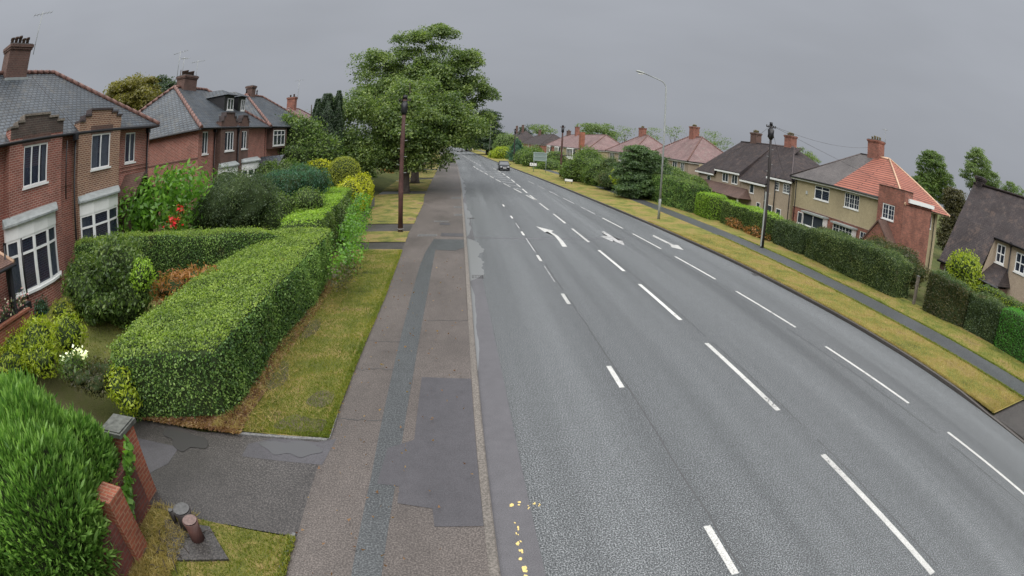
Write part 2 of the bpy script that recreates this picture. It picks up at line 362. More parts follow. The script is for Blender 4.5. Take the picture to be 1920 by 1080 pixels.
# leaves
M['privet'] = leafmat('hedge_leaves', [(.02, .05, .02), (.1, .165, .05), (.3, .4, .13)], 1.0, brown=(.15, .09, .04), brown_amt=.6)
M['privetl'] = leafmat('clipped_top_leaves', [(.06, .09, .025), (.14, .195, .042), (.28, .335, .08)], 1.3, brown=(.17, .12, .03), brown_amt=.62)
M['hedgeR'] = leafmat('street_hedge_leaves', [(.02, .035, .018), (.06, .088, .034), (.17, .19, .075)], .8, brown=(.09, .055, .03), brown_amt=.58)
M['hedgeG'] = leafmat('fresh_hedge_leaves', [(.07, .12, .02), (.17, .26, .04), (.3, .4, .07)], 1.0)
M['hedgeB'] = leafmat('bright_conifer_hedge', [(.03, .1, .025), (.06, .18, .035), (.11, .26, .05)], 1.0)
M['leyl'] = leafmat('feathery_conifer', [(.025, .07, .015), (.11, .19, .05), (.26, .37, .13)], 1.2, rough=.5)
M['big'] = leafmat('sycamore_leaves', [(.028, .05, .02), (.085, .12, .038), (.22, .26, .085)], .45)
M['dk'] = leafmat('dark_evergreen', [(.014, .026, .016), (.03, .05, .026), (.06, .085, .04)], .5)
M['dk2'] = leafmat('dark_shrub', [(.02, .033, .02), (.05, .075, .038), (.13, .16, .07)], 1.0)
M['mid'] = leafmat('garden_shrub', [(.025, .045, .016), (.075, .115, .032), (.17, .21, .065)], .9)
M['laurel'] = leafmat('broad_leaves', [(.03, .07, .015), (.085, .17, .03), (.2, .33, .07)], 1.0, rough=.4)
M['gold'] = leafmat('golden_leaves', [(.12, .13, .015), (.3, .3, .03), (.5, .46, .06)], 1.5)
M['goldg'] = leafmat('golden_green_leaves', [(.07, .1, .012), (.2, .24, .03), (.38, .4, .06)], 1.2)
M['blue'] = leafmat('blue_conifer', [(.018, .045, .03), (.04, .09, .06), (.08, .16, .1)], 1.2)
M['olive'] = leafmat('olive_gold_leaves', [(.06, .055, .015), (.12, .105, .028), (.2, .17, .05)], 1.0)
M['dome'] = leafmat('clipped_dome', [(.1, .11, .02), (.19, .2, .035), (.3, .3, .06)], 1.0)
M['rust'] = leafmat('dead_bracken', [(.14, .06, .025), (.26, .12, .05), (.38, .2, .09)], 2.0)
M['red'] = leafmat('red_flowers', [(.35, .02, .03), (.6, .05, .06), (.75, .15, .12)], 2.0)
M['whitef'] = leafmat('white_flowers', [(.55, .5, .3), (.75, .72, .58), (.85, .84, .78)], 2.0)
M['pink'] = leafmat('pink_flowers', [(.4, .12, .15), (.6, .25, .28), (.75, .5, .5)], 2.0)
M['litter'] = leafmat('fallen_leaves', [(.07, .03, .02), (.15, .08, .04), (.28, .19, .09)], 2.0)
M['straw'] = leafmat('dry_grass', [(.13, .1, .04), (.24, .18, .07), (.36, .28, .12)], 2.0)
M['blade'] = leafmat('grass_blades', [(.05, .07, .012), (.12, .14, .025), (.24, .2, .05)], .6)
M['ever'] = leafmat('evergreen_leaves', [(.025, .045, .025), (.06, .095, .04), (.12, .17, .065)], .8)
M['pale'] = leafmat('pale_tree_leaves', [(.05, .07, .03), (.1, .14, .05), (.19, .23, .09)], .4)
M['bronze'] = leafmat('bronze_shrub', [(.03, .03, .016), (.06, .055, .025), (.1, .085, .035)], .8)

# ------------------------------------------------------------------ foliage
def vnoise(P, scale, seed=0):
    # cheap smooth pseudo-noise from sines
    r = np.random.default_rng(seed); out = np.zeros(len(P))
    for k in range(5):
        d = r.normal(size=3); d /= np.linalg.norm(d); f = scale * (1 + .7 * k)
        out += np.sin(P @ d * f + r.uniform(0, 6.28)) * (1 / (1 + .6 * k))
    return out / 2.2
def leaf_arrays(P, Nn, size, aspect=.55, spread=.8, seed=1, droop=0., fold=.25, axis=None, axisw=0.):
    r = np.random.default_rng(seed); n = len(P)
    if n == 0: return np.zeros((0, 3)), np.zeros((0, 4), int)
    d = Nn + r.normal(size=(n, 3)) * spread; d /= np.linalg.norm(d, axis=1)[:, None] + 1e-9
    t = r.normal(size=(n, 3)); t[:, 2] -= droop
    if axis is not None: t = t * (1 - axisw) + np.array(axis) * axisw * 2
    t -= (t * d).sum(1)[:, None] * d; t /= np.linalg.norm(t, axis=1)[:, None] + 1e-9
    b = np.cross(d, t); s = size * r.uniform(.6, 1.35, n)[:, None]
    v0 = P - t * s * .5; v2 = P + t * s * .5
    v1 = P + b * s * aspect * .5 + d * s * fold * .3; v3 = P - b * s * aspect * .5 + d * s * fold * .3
    V = np.stack([v0, v1, v2, v3], 1).reshape(-1, 3); F = np.arange(n * 4).reshape(n, 4)
    return V, F
def fast_mesh(name, V, F, mi, mats):
    me = bpy.data.meshes.new(name); me.vertices.add(len(V)); me.vertices.foreach_set('co', np.asarray(V, np.float32).ravel())
    nf = len(F); k = F.shape[1]; me.loops.add(nf * k); me.loops.foreach_set('vertex_index', F.astype(np.int32).ravel())
    me.polygons.add(nf); me.polygons.foreach_set('loop_start', np.arange(nf, dtype=np.int32) * k)
    try: me.polygons.foreach_set('loop_total', np.full(nf, k, np.int32))
    except Exception: pass
    for m in mats: me.materials.append(m)
    me.polygons.foreach_set('material_index', np.asarray(mi, np.int32)); me.update(calc_edges=True); me.validate(); return me
def sample_quads(V, F, density, seed=3, wfun=None):
    r = np.random.default_rng(seed); A, B, Cc, D = [V[F[:, i]] for i in range(4)]
    nn = np.cross(Cc - A, D - B); ar = np.linalg.norm(nn, axis=1) * .5; nn /= (2 * ar[:, None] + 1e-12)
    cnt = ar * density
    if wfun is not None: cnt = cnt * wfun((A + Cc) / 2, nn)
    k = np.floor(cnt + r.uniform(size=len(cnt))).astype(int); idx = np.repeat(np.arange(len(F)), k)
    u, v = r.uniform(size=(2, len(idx), 1))
    P = (A[idx] * (1 - u) + B[idx] * u) * (1 - v) + (D[idx] * (1 - u) + Cc[idx] * u) * v
    return P, nn[idx]
def grid_faces(a, b, wrap=False):
    F = []
    for i in range(a - 1):
        for j in range(b if wrap else b - 1):
            j2 = (j + 1) % b; F.append((i*b+j, i*b+j2, (i+1)*b+j2, (i+1)*b+j))
    return F
def finish_foliage(name, coreV, coreF, coremi, LV, LF, lmi, mats, parent=None, **kw):
    V = np.vstack([coreV, LV]) if len(coreV) else LV; F = np.vstack([coreF, LF + len(coreV)]) if len(coreV) else LF
    mi = np.concatenate([coremi, lmi]) if len(coreV) else lmi
    return link(name, fast_mesh(name, V, F, mi, mats), parent, **kw)

def hedge(name, path, leaf, top=None, lsize=.05, dens=900, rough=.06, parent=None, seed=1, side_spread=.7, rnd=.15, thin=None, **kw):
    """path: (x, y, zbase, height, width) stations; a clipped hedge with a solid twig core and a shell of leaves"""
    path = np.array(path, float); d = np.r_[0, np.cumsum(np.linalg.norm(np.diff(path[:, :2], axis=0), axis=1))]
    step = max(.18, lsize * 3); n = max(4, int(d[-1] / step)); s = np.linspace(0, d[-1], n)
    Q = np.stack([np.interp(s, d, path[:, i]) for i in range(5)], 1)
    T = np.gradient(Q[:, :2], axis=0); T /= np.linalg.norm(T, axis=1)[:, None] + 1e-9; Nn = np.stack([-T[:, 1], T[:, 0]], 1)
    prof = []
    m = 7; r0 = rnd
    for k in range(m): prof.append((-1, k / (m - 1) * (1 - r0 * .5)))
    for a in (30, 60, 90): prof.append((-1 + r0 * (1 - math.cos(R_(a))), 1 - r0 * .5 + r0 * .5 * math.sin(R_(a))))
    for k in range(1, 6): prof.append((-1 + r0 + (2 - 2 * r0) * k / 6, 1))
    for a in (90, 60, 30): prof.append((1 - r0 * (1 - math.cos(R_(a))), 1 - r0 * .5 + r0 * .5 * math.sin(R_(a))))
    for k in range(m): prof.append((1, (1 - k / (m - 1)) * (1 - r0 * .5)))
    prof = np.array(prof); k = len(prof)
    V = np.zeros((n, k, 3))
    for i in range(n):
        e = min(i, n - 1 - i); tp = min(1, .95 + .05 * e / 2)   # rounded ends
        off = prof[:, 0] * Q[i, 4] * .5 * tp
        V[i, :, 0] = Q[i, 0] + Nn[i, 0] * off; V[i, :, 1] = Q[i, 1] + Nn[i, 1] * off
        V[i, :, 2] = Q[i, 2] + prof[:, 1] * Q[i, 3] * (1 - .06 * (1 - min(1, e / 2)))
    P = V.reshape(-1, 3); cen = np.repeat(Q[:, None, :3] + np.array([0, 0, .5]) * Q[:, None, 3:4] * np.array([0, 0, 1]), k, 1).reshape(-1, 3)
    out = P - cen; out /= np.linalg.norm(out, axis=1)[:, None] + 1e-9
    P = P + out * (vnoise(P, 1.3, seed) * rough * 1.3 + vnoise(P, 5, seed + 1) * rough * .7)[:, None]
    F = grid_faces(n, k)
    # end caps as fans of quads
    for ring in (0, n - 1):
        idx = [ring * k + j for j in range(k)]
        h = k // 2
        for j in range(h):
            a, b, c, d2 = idx[j], idx[j + 1], idx[k - 2 - j], idx[k - 1 - j]
            F.append((d2, c, b, a) if ring == 0 else (a, b, c, d2))
    F = np.array(F)
    # orient outward
    A = P[F[:, 0]]; nn = np.cross(P[F[:, 2]] - A, P[F[:, 3]] - P[F[:, 1]]); fc = P[F].mean(1); near = Q[np.argmin(((fc[:, None, :2] - Q[None, :, :2]) ** 2).sum(2), axis=1)]
    oc = fc - np.c_[near[:, :2], near[:, 2] + near[:, 3] * .5]
    nc_ = k // 2; TT = np.array([T[0, 0], T[0, 1], 0.]); TE = np.array([T[-1, 0], T[-1, 1], 0.]); oc[-2 * nc_:-nc_] = -TT; oc[-nc_:] = TE
    flip = (nn * oc).sum(1) < 0; F[flip] = F[flip][:, ::-1]
    Ls, Fs, Ms = [], [], []
    pts, nr = sample_quads(P, F, dens, seed, thin); rr = np.random.default_rng(seed + 9)
    sprig = np.where(rr.uniform(size=len(pts)) < .05, rr.uniform(.03, .15, len(pts)), 0); hollow = (vnoise(pts, 2.3, seed + 31) > 1.05) * -.07
    pts = pts + nr * (rr.normal(.02, lsize * .55, len(pts)) + sprig + hollow)[:, None]
    LV, LF = leaf_arrays(pts, nr, lsize, .6, side_spread, seed)
    lm = np.where(nr[:, 2] > .6, 2, 1) if top is not None else np.ones(len(pts), int)
    coreV = P - out * lsize * .6
    return finish_foliage(name, coreV, F, np.zeros(len(F), int), LV, LF, lm, [M['core'], leaf, top or leaf], parent, **kw)

def ico(sub):
    m = sub * 2; V = []
    for i in range(sub + 1):
        t = math.pi * min(max(i / sub, .004), .996)
        for j in range(m): V.append((math.sin(t) * math.cos(2*math.pi*j/m), math.sin(t) * math.sin(2*math.pi*j/m), math.cos(t)))
    return np.array(V), np.array([f[::-1] for f in grid_faces(sub + 1, m, True)])[:, ::-1]
UVS = ico(14)
def blob_core(c, r, seed, amp=.15, scale=1.0):
    V = UVS[0].copy(); F = UVS[1]; n = V / np.linalg.norm(V, axis=1)[:, None]
    P = V * np.array(r) * (1 + amp * vnoise(V * 1.0 + np.array(c) * .37, 3.2 * scale, seed) + amp * .5 * vnoise(V, 8 * scale, seed + 5))[:, None] + np.array(c)
    return P, F
def bush(name, blobs, leaf, lsize=.08, dens=300, amp=.18, parent=None, seed=1, spread=.8, aspect=.55, droop=0, depth=.12, extra=None, core=True, upright=0., **kw):
    """blobs: (cx,cy,cz,rx,ry,rz); lumpy leafy masses"""
    CV, CF, LVs, LFs, MI = [], [], [], [], []; nv = 0; lv = 0
    for i, bl in enumerate(blobs):
        c, r = bl[:3], bl[3:6]; P, F = blob_core(c, r, seed + i * 3, amp)
        pts, nr = sample_quads(P, F, dens, seed + i)
        out = pts - np.array(c); out /= np.linalg.norm(out, axis=1)[:, None] + 1e-9
        rr = np.random.default_rng(seed + i + 77); pts = pts + out * rr.normal(0, depth * min(r) * .5 + lsize * .3, len(pts))[:, None]
        keep = pts[:, 2] > c[2] - r[2] - .05; pts, out = pts[keep], out[keep]
        a, b = leaf_arrays(pts, out, lsize, aspect, spread, seed + i, droop, axis=(0, 0, 1) if upright else None, axisw=upright)
        LVs.append(a); LFs.append(b + lv); lv += len(a); MI.append(np.ones(len(b), int))
        if core:
            Pc = np.array(c) + (P - np.array(c)) * (1 - min(.25, lsize * .8 / min(r)) - .05); CV.append(Pc); CF.append(F + nv); nv += len(Pc)
    if extra:
        for (pts, size, mi, asp) in extra:
            pts = np.array(pts); nr = np.tile([[.2, -.4, .9]], (len(pts), 1))
            a, b = leaf_arrays(pts, nr, size, asp, .6, seed + 50); LVs.append(a); LFs.append(b + lv); lv += len(a); MI.append(np.full(len(b), mi))
    mats = [M['core'], leaf] + kw.pop('mats', [])
    if core: coreV = np.vstack(CV); coreF = np.vstack(CF)
    else: coreV = np.zeros((0, 3)); coreF = np.zeros((0, 4), int)
    return finish_foliage(name, coreV, coreF, np.zeros(len(coreF), int), np.vstack(LVs), np.vstack(LFs), np.concatenate(MI), mats, parent, **kw)
def crown(name, lobes, leaf, parent, lsize=.22, per=420, clump_r=.9, seed=1, flat=.6, droop=.3, fill=1.0, spread=.55, aspect=.6):
    """lobes: (cx,cy,cz,rx,ry,rz) envelopes filled with leaf clumps lying near their surface"""
    r = np.random.default_rng(seed); PTS, NRM = [], []
    cents = []
    for lb in lobes:
        c = np.array(lb[:3]); rad = np.array(lb[3:6]); vol = (rad[0]*rad[1] + rad[1]*rad[2] + rad[0]*rad[2]) / 3
        nc = max(3, int(fill * vol * 9.5 / clump_r ** 2))
        d = r.normal(size=(nc, 3)); d /= np.linalg.norm(d, axis=1)[:, None]; q = r.uniform(.35, 1.0, nc) ** .5
        cents.append(c + d * rad * q[:, None])
    cents = np.vstack(cents)
    for lb in lobes:   # inner foliage, so the mass reads solid
        c = np.array(lb[:3]); rad = np.array(lb[3:6]); k = int(per * fill * (rad[0] * rad[1] * rad[2]) / clump_r ** 3 * .3)
        d = r.normal(size=(k, 3)); d /= np.linalg.norm(d, axis=1)[:, None]; q = r.uniform(.2, .95, k)[:, None] ** .6; PTS.append(c + d * rad * q); NRM.append(d + [0, 0, .3])
    for c in cents:
        k = int(per * .6 * r.uniform(.6, 1.3)); cr = clump_r * r.uniform(.6, 1.25)
        d = r.normal(size=(k, 3)); d /= np.linalg.norm(d, axis=1)[:, None]; d[:, 2] = np.where(d[:, 2] < -.45, -d[:, 2], d[:, 2])
        q = r.uniform(.55, 1.0, k)[:, None]
        sc = np.array([1.15, 1.15, flat]) * cr
        wob = 1 + .35 * vnoise(d + c, 4, int(r.integers(1e6)))[:, None]
        PTS.append(c + d * sc * q * wob); nn = d.copy(); nn[:, 2] += .7; NRM.append(nn)
    P = np.vstack(PTS); Nn = np.vstack(NRM); Nn /= np.linalg.norm(Nn, axis=1)[:, None]
    V, F = leaf_arrays(P, Nn, lsize, aspect, spread, seed, droop)
    return link(name, fast_mesh(name, V, F, np.zeros(len(F), int), [leaf]), parent), cents
def tree(base, height, lobes, leaf, label, group=None, trunk_r=.35, cat='tree', lsize=.22, per=420, clump_r=.9, seed=1, name='tree', fork=.35, limbs=14, fill=1.0, flat=.6, droop=.3, bark=None, lean=(0, 0), spread=.55, aspect=.6):
    t = empty(name, base, label=label, cat=cat, group=group)
    co, cents = crown('crown', lobes, leaf, t, lsize, per, clump_r, seed, flat, droop, fill, spread, aspect)
    rr = random.Random(seed); mb = MB(); b = Vector(base); top = Vector((base[0] + lean[0], base[1] + lean[1], base[2] + height))
    k = 9; pts = [b.lerp(top, i / k) + Vector((rr.uniform(-1, 1), rr.uniform(-1, 1), 0)) * .05 * height * .12 * i / k for i in range(k + 1)]
    pts.insert(1, pts[0].lerp(pts[1], .25)); rad = [trunk_r * 1.5] + [trunk_r * (1 - .9 * i / k) + .02 for i in range(0, k + 1)]
    mb.tube(pts, rad[:len(pts)], 9)
    order = sorted(range(len(cents)), key=lambda i: rr.random())[:limbs]
    for i in order:
        e = Vector(cents[i]); f = max(fork, min(.9, (e.z - b.z) / height * .75)); f = rr.uniform(fork * .8, f) if f > fork else fork * .9
        s = b.lerp(top, f); mid = s.lerp(e, .5) + Vector((rr.uniform(-.3, .3), rr.uniform(-.3, .3), rr.uniform(.1, .5)))
        r0 = trunk_r * (1 - .9 * f) * .6
        mb.tube([s, s.lerp(mid, .6) , mid, e], [r0, r0 * .7, r0 * .5, .02], 6)
        for _ in range(2):
            e2 = Vector(cents[rr.randrange(len(cents))])
            if (e2 - mid).length < 3.5: mb.tube([mid, mid.lerp(e2, .5) + Vector((0, 0, .2)), e2], [r0 * .35, r0 * .2, .012], 5)
    mb.build('trunk', bark or M['bark'], t)
    return t

# ------------------------------------------------------------------ building kit
Z = Vector((0, 0, 1))
def FR(o, u, n): return (Vector(o), Vector(u), Vector(n))
def facade(mb, fr, u0, u1, v0, v1, holes, mi=0, reveal=.12, mi_r=None, u_of=None):
    """flat wall with real openings and reveals; holes = (u0,u1,v0,v1)"""
    us = sorted({u0, u1, *[h[0] for h in holes], *[h[1] for h in holes]}); vs = sorted({v0, v1, *[h[2] for h in holes], *[h[3] for h in holes]})
    us = [u for u in us if u0 <= u <= u1]; vs = [v for v in vs if v0 <= v <= v1]
    P = lambda u, v, d=0: fr[0] + fr[1] * u + Z * v + fr[2] * d
    for i in range(len(us) - 1):
        for j in range(len(vs) - 1):
            cu, cv = (us[i] + us[i+1]) / 2, (vs[j] + vs[j+1]) / 2
            if any(h[0] < cu < h[1] and h[2] < cv < h[3] for h in holes): continue
            q = [(us[i], vs[j]), (us[i+1], vs[j]), (us[i+1], vs[j+1]), (us[i], vs[j+1])]
            mb.face([P(*a) for a in q], mi, uvs=q)
    for h in holes:
        a, b, c, d = h; r = -reveal
        for q in ([(a, c, 0), (b, c, 0), (b, c, r), (a, c, r)], [(a, d, 0), (b, d, 0), (b, d, r), (a, d, r)], [(a, c, 0), (a, d, 0), (a, d, r), (a, c, r)], [(b, c, 0), (b, d, 0), (b, d, r), (b, c, r)]):
            mb.face([P(*x) for x in q], mi if mi_r is None else mi_r)
def window(parent, fr, u0, u1, v0, v1, nv=2, trans=(), d=-.08, frame=None, sill=True, fw=.06, bars=None, curtain=0., name='window', near=True, glass=None, sillm=None):
    """frame, sill, pane and curtains; the frame is the part, the rest sub-parts"""
    frame = frame or M['white']; mb = MB(); t = .05
    mb.obox(fr, u0, u0 + fw, v0, v1, d, d + t); mb.obox(fr, u1 - fw, u1, v0, v1, d, d + t)
    mb.obox(fr, u0 + fw, u1 - fw, v0, v0 + fw, d, d + t); mb.obox(fr, u0 + fw, u1 - fw, v1 - fw, v1, d, d + t)
    for i in range(1, nv):
        u = u0 + (u1 - u0) * i / nv; mb.obox(fr, u - fw * .45, u + fw * .45, v0 + fw, v1 - fw, d + .004, d + t + .006)
    for f in trans:
        v = v0 + (v1 - v0) * f; mb.obox(fr, u0 + fw, u1 - fw, v - fw * .4, v + fw * .4, d + .002, d + t + .003)
    if bars:
        nu, nvv = bars; cw = (u1 - u0) / nv
        for i in range(nv):
            for k in range(1, nu):
                u = u0 + cw * (i + k / nu); mb.obox(fr, u - .011, u + .011, v0 + fw, v1 - fw, d + .008, d + t - .008)
        for k in range(1, nvv):
            v = v0 + (v1 - v0) * k / nvv; mb.obox(fr, u0 + fw, u1 - fw, v - .011, v + .011, d + .01, d + t - .01)
    w = mb.build(name, frame, parent)
    if sill:
        s = MB(); s.obox(fr, u0 - .05, u1 + .05, v0 - .07, v0 - .003, d, .06); s.build('sill', sillm or frame, w)
    g = MB(); P = lambda u, v, dd: fr[0] + fr[1] * u + Z * v + fr[2] * dd
    g.face([P(u0 + .01, v0 + .01, d + .02), P(u1 - .01, v0 + .01, d + .02), P(u1 - .01, v1 - .01, d + .02), P(u0 + .01, v1 - .01, d + .02)])
    g.build('pane', glass or (M['glass'] if near else M['gdark']), w)
    if near:
        k = MB(); k.obox(fr, u0 + .005, u1 - .005, v0 + .005, v1 - .005, d - .3, d - .25, 0)
        if curtain > 0:
            cw = (u1 - u0) * curtain * .5
            for a, b in ((u0 + .02, u0 + cw), (u1 - cw, u1 - .02)):
                n = max(3, int((b - a) / .06))
                for i in range(n):
                    x0, x1 = a + (b - a) * i / n, a + (b - a) * (i + 1) / n
                    k.face([P(x0, v0 + .03, d - .1 + .02 * (i % 2)), P(x1, v0 + .03, d - .1 + .02 * ((i + 1) % 2)), P(x1, v1 - .03, d - .1 + .02 * ((i + 1) % 2)), P(x0, v1 - .03, d - .1 + .02 * (i % 2))], 1)
        k.build('curtain', [M['dark'], M['curtain']], w)
    return w
def hip_roof(parent, x0, x1, y0, y1, z0, zr, ya, yb, xr, mat, ridgemat=None, over=.0, gut=True, name='roof', th=.07, ridge_r=.09, gutmat=None, fascia=None):
    """hipped roof; ridge along Y from ya to yb at xr. x0 is the street-facing edge or the back edge"""
    mb = MB(); A, B, Cc, D = (x0, y0, z0), (x1, y0, z0), (x1, y1, z0), (x0, y1, z0); E_, F_ = (xr, ya, zr), (xr, yb, zr)
    mb.face([A, B, E_]); mb.face([B, Cc, F_, E_]); mb.face([Cc, D, F_]); mb.face([D, A, E_, F_])
    dz = Vector((0, 0, -th)); q = [Vector(p) + dz for p in (A, B, Cc, D)]
    mb.face([q[3], q[2], q[1], q[0]])
    P = [Vector(p) for p in (A, B, Cc, D)]
    for i in range(4): mb.face([P[i], q[i], q[(i+1)%4], P[(i+1)%4]])
    r = mb.build(name, mat, parent)
    if ridgemat:
        for k, (a, b) in enumerate(((E_, F_), (A, E_), (B, E_), (Cc, F_), (D, F_))):
            if (Vector(a) - Vector(b)).length < .3: continue
            t = MB(); n = max(2, int((Vector(a) - Vector(b)).length / .45))
            for i in range(n):
                p, q2 = Vector(a).lerp(Vector(b), i / n), Vector(a).lerp(Vector(b), (i + .96) / n)
                t.tube([p + Vector((0, 0, .02)), q2 + Vector((0, 0, .035))], ridge_r, 7)
            t.build('ridge_tiles' if k == 0 else 'hip_tiles', ridgemat, r)
    if gut:
        g = MB(); gz = z0 - .05
        for a, b in ((A, B), (B, Cc), (Cc, D), (D, A)):
            a2, b2 = Vector((a[0], a[1], gz)), Vector((b[0], b[1], gz)); g.tube([a2, b2], .06, 6)
        g.build('gutter', gutmat or M['black'], parent)
        if fascia:
            f = MB(); i = .1; xa, xb = min(x0, x1) + i, max(x0, x1) - i; h = .2
            f.box((xa, y0 + i, z0 - .08 - h), (xb, y1 - i, z0 - .075)); f.build('fascia', fascia, parent)
    return r
def chimney(parent, c, sx, sy, z0, z1, mat, pots=4, potm=None, axis='x', capm=None, flash=True):
    x, y = c; mb = MB(); mb.box((x - sx/2, y - sy/2, z0), (x + sx/2, y + sy/2, z1 - .22))
    mb.box((x - sx/2 - .05, y - sy/2 - .05, z1 - .22), (x + sx/2 + .05, y + sy/2 + .05, z1 - .13)); mb.box((x - sx/2 - .09, y - sy/2 - .09, z1 - .13), (x + sx/2 + .09, y + sy/2 + .09, z1))
    ch = mb.build('chimney', mat, parent)
    m = MB(); m.box((x - sx/2 - .02, y - sy/2 - .02, z1), (x + sx/2 + .02, y + sy/2 + .02, z1 + .05)); m.build('cap', capm or M['conc'], ch)
    for i in range(pots):
        f = (i + .5) / pots - .5; px, py = (x + f * sx * .92, y) if axis == 'x' else (x, y + f * sy * .92)
        p = MB(); h = .34 + .1 * ((i * 7) % 3) / 2; p.tube([(px, py, z1 + .05), (px, py, z1 + h * .8), (px, py, z1 + h * .82), (px, py, z1 + h)], [.12, .1, .13, .12], 9); p.build('chimney_pot', potm or M['pot'], ch)
    if flash:
        m = MB(); m.box((x - sx/2 - .03, y - sy/2 - .03, z0), (x + sx/2 + .03, y + sy/2 + .03, z0 + .0)); 
    return ch
def aerial(parent, p, h, seed=0, ang=.4):
    mb = MB(); x, y, z = p; mb.tube([p, (x, y, z + h)], .02, 5); d = Vector((math.cos(ang), math.sin(ang), .1))
    a = Vector((x, y, z + h - .1)); mb.tube([a - d * .5, a + d * .6], .012, 4); e = Vector((-d.y, d.x, 0))
    for i in range(6):
        q = a - d * .45 + d * .2 * i; mb.tube([q - e * .22, q + e * .22], .008, 4)
    return mb.build('aerial', M['galv'], parent)
def downpipe(parent, x, y, z0, z1, m=None, r=.045, hop=True):
    mb = MB(); mb.tube([(x, y, z0), (x, y, z1)], r, 7)
    if hop: mb.box((x - .1, y - .1, z1 - .02), (x + .1, y + .1, z1 + .2))
    return mb.build('downpipe', m or M['black'], parent)

# ================================================================== SETTING
def XL(y): return .42 - .000135 * max(0, y) ** 2 if y < 262 else -8.85 - .09 * (y - 262)
_xr = [(-40, 13.8), (6, 13.8), (10, 13.82), (14, 13.68), (18, 13.42), (23, 13.15), (28, 12.75), (35, 12.25), (46, 11.5), (68, 10.15), (90, 8.75), (121, 7.0), (173, 4.5), (262, .2), (500, -22)]
def XR(y): return float(np.interp(y, [a for a, _ in _xr], [b for _, b in _xr]))
def zg(x, y):
    # garden ground: level by the road, rising to the houses on one side, dipping on the other
    z = -.04
    if x < -7.2: z += 1.62 * min(1, (-7.2 - x) / 6.0) * min(1, max(.25, (y - 3) / 6)) * (1 if y < 60 else max(.2, 1 - (y - 60) / 120))
    if x > 21: z -= .5 * min(1, (x - 21) / 6)
    return z
ys_all = np.concatenate([np.arange(-12, 0, 3), np.arange(0, 60, 1.5), np.arange(60, 140, 4), np.arange(140, 300, 10), [330, 400, 500]])
def strip(name, fa, fb, ys, z, mat, kind='structure', parent=None, nx=1, **kw):
    mb = MB(); ys = list(ys)
    for a, b in zip(ys[:-1], ys[1:]):
        for i in range(nx):
            xa0, xb0 = fa(a) + (fb(a) - fa(a)) * i / nx, fa(a) + (fb(a) - fa(a)) * (i + 1) / nx
            xa1, xb1 = fa(b) + (fb(b) - fa(b)) * i / nx, fa(b) + (fb(b) - fa(b)) * (i + 1) / nx
            mb.face([(xa0, a, z), (xb0, a, z), (xb1, b, z), (xa1, b, z)], uvs=[(xa0, a), (xb0, a), (xb1, b), (xa1, b)])
    return mb.build(name, mat, parent, kind=kind, **kw)
def flat(name, poly, z, mat, kind='structure', parent=None, **kw):
    mb = MB(); mb.face([(x, y, z) for x, y in poly], uvs=[(x, y) for x, y in poly]); return mb.build(name, mat, parent, kind=kind, **kw)

# ground: one sheet to the horizon
gx = np.concatenate([[-900, -400, -200, -100, -60, -40], np.arange(-30, 32, 1.2), [40, 60, 100, 200, 400, 900]]); gy = np.concatenate([[-200, -60, -20], np.arange(-6, 70, 1.6), np.arange(70, 200, 10), [230, 300, 420, 600, 1000, 2000]])
mb = MB(); V = np.array([(x, y, zg(x, y)) for x in gx for y in gy]); F = np.array(grid_faces(len(gx), len(gy)))
link('ground', fast_mesh('ground', V, F, np.zeros(len(F), int), [M['ground']]), kind='structure')

GUT = .56
def gk(y): return float(np.interp(y, [0, 10, 24, 40, 70], [1.05, 1, .75, .45, .3]))
road = strip('road', lambda y: XL(y) + GUT * gk(y), lambda y: XR(y) - .03, ys_all, 0.0, M['road'], nx=4)
def glx(y): return XL(y)
def gutw(y):
    return XL(y) + GUT * (1 if y < 70 else .3) + (.22 * math.sin(y * 1.7) * .25 if y < 60 else 0) + (.0)
strip('gutter_channel', glx, lambda y: XL(y) + GUT * gk(y) + .002, ys_all, 0.0, M['gutter'])
# puddles along the left channel and on the drive
def puddle(pts, z=.006, name='puddle', mt='wetd'):
    c = np.mean(pts, 0); n = len(pts); q = []
    for i in range(n * 6):
        a, t = i // 6, (i % 6) / 6; p0, p1, p2, p3 = [np.array(pts[(a + k - 1) % n]) for k in range(4)]
        p = .5 * ((2 * p1) + (-p0 + p2) * t + (2*p0 - 5*p1 + 4*p2 - p3) * t*t + (-p0 + 3*p1 - 3*p2 + p3) * t**3); q.append(tuple(p))
    flat(name, q, z, M[mt])
def gutter_puddle(y0, y1, w, seed):
    mb = MB(); n = int((y1 - y0) / .12) + 4; r = random.Random(seed); ph = [r.uniform(0, 6.28) for _ in range(4)]
    E_ = [(y0 + (y1 - y0) * i / n, max(.02, w * math.sin(math.pi * min(1, max(0, i / n))) ** .6 * (.75 + .2 * math.sin(i * .12 + ph[0]) + .1 * math.sin(i * .33 + ph[1]) + .04 * math.sin(i * 1.1 + ph[2])))) for i in range(n + 1)]
    for (a, wa), (b, wb) in zip(E_[:-1], E_[1:]): mb.face([(XL(a) + .004, a, .005), (XL(a) + wa, a, .005), (XL(b) + wb, b, .005), (XL(b) + .004, b, .005)])
    mb.build('puddle', M['wet'], kind='structure')
gutter_puddle(18.6, 26.75, .95, 1); gutter_puddle(27.1, 42, .5, 2); gutter_puddle(11, 18.2, .16, 3); gutter_puddle(44, 70, .5, 4)
puddle([(-3.75, 7.5), (-3.45, 7.62), (-3.2, 7.6), (-2.9, 7.72), (-2.6, 7.6), (-2.42, 7.42), (-2.62, 7.3), (-2.8, 7.18), (-3.05, 7.27), (-3.3, 7.18), (-3.5, 7.33)], .066, mt='wetm')
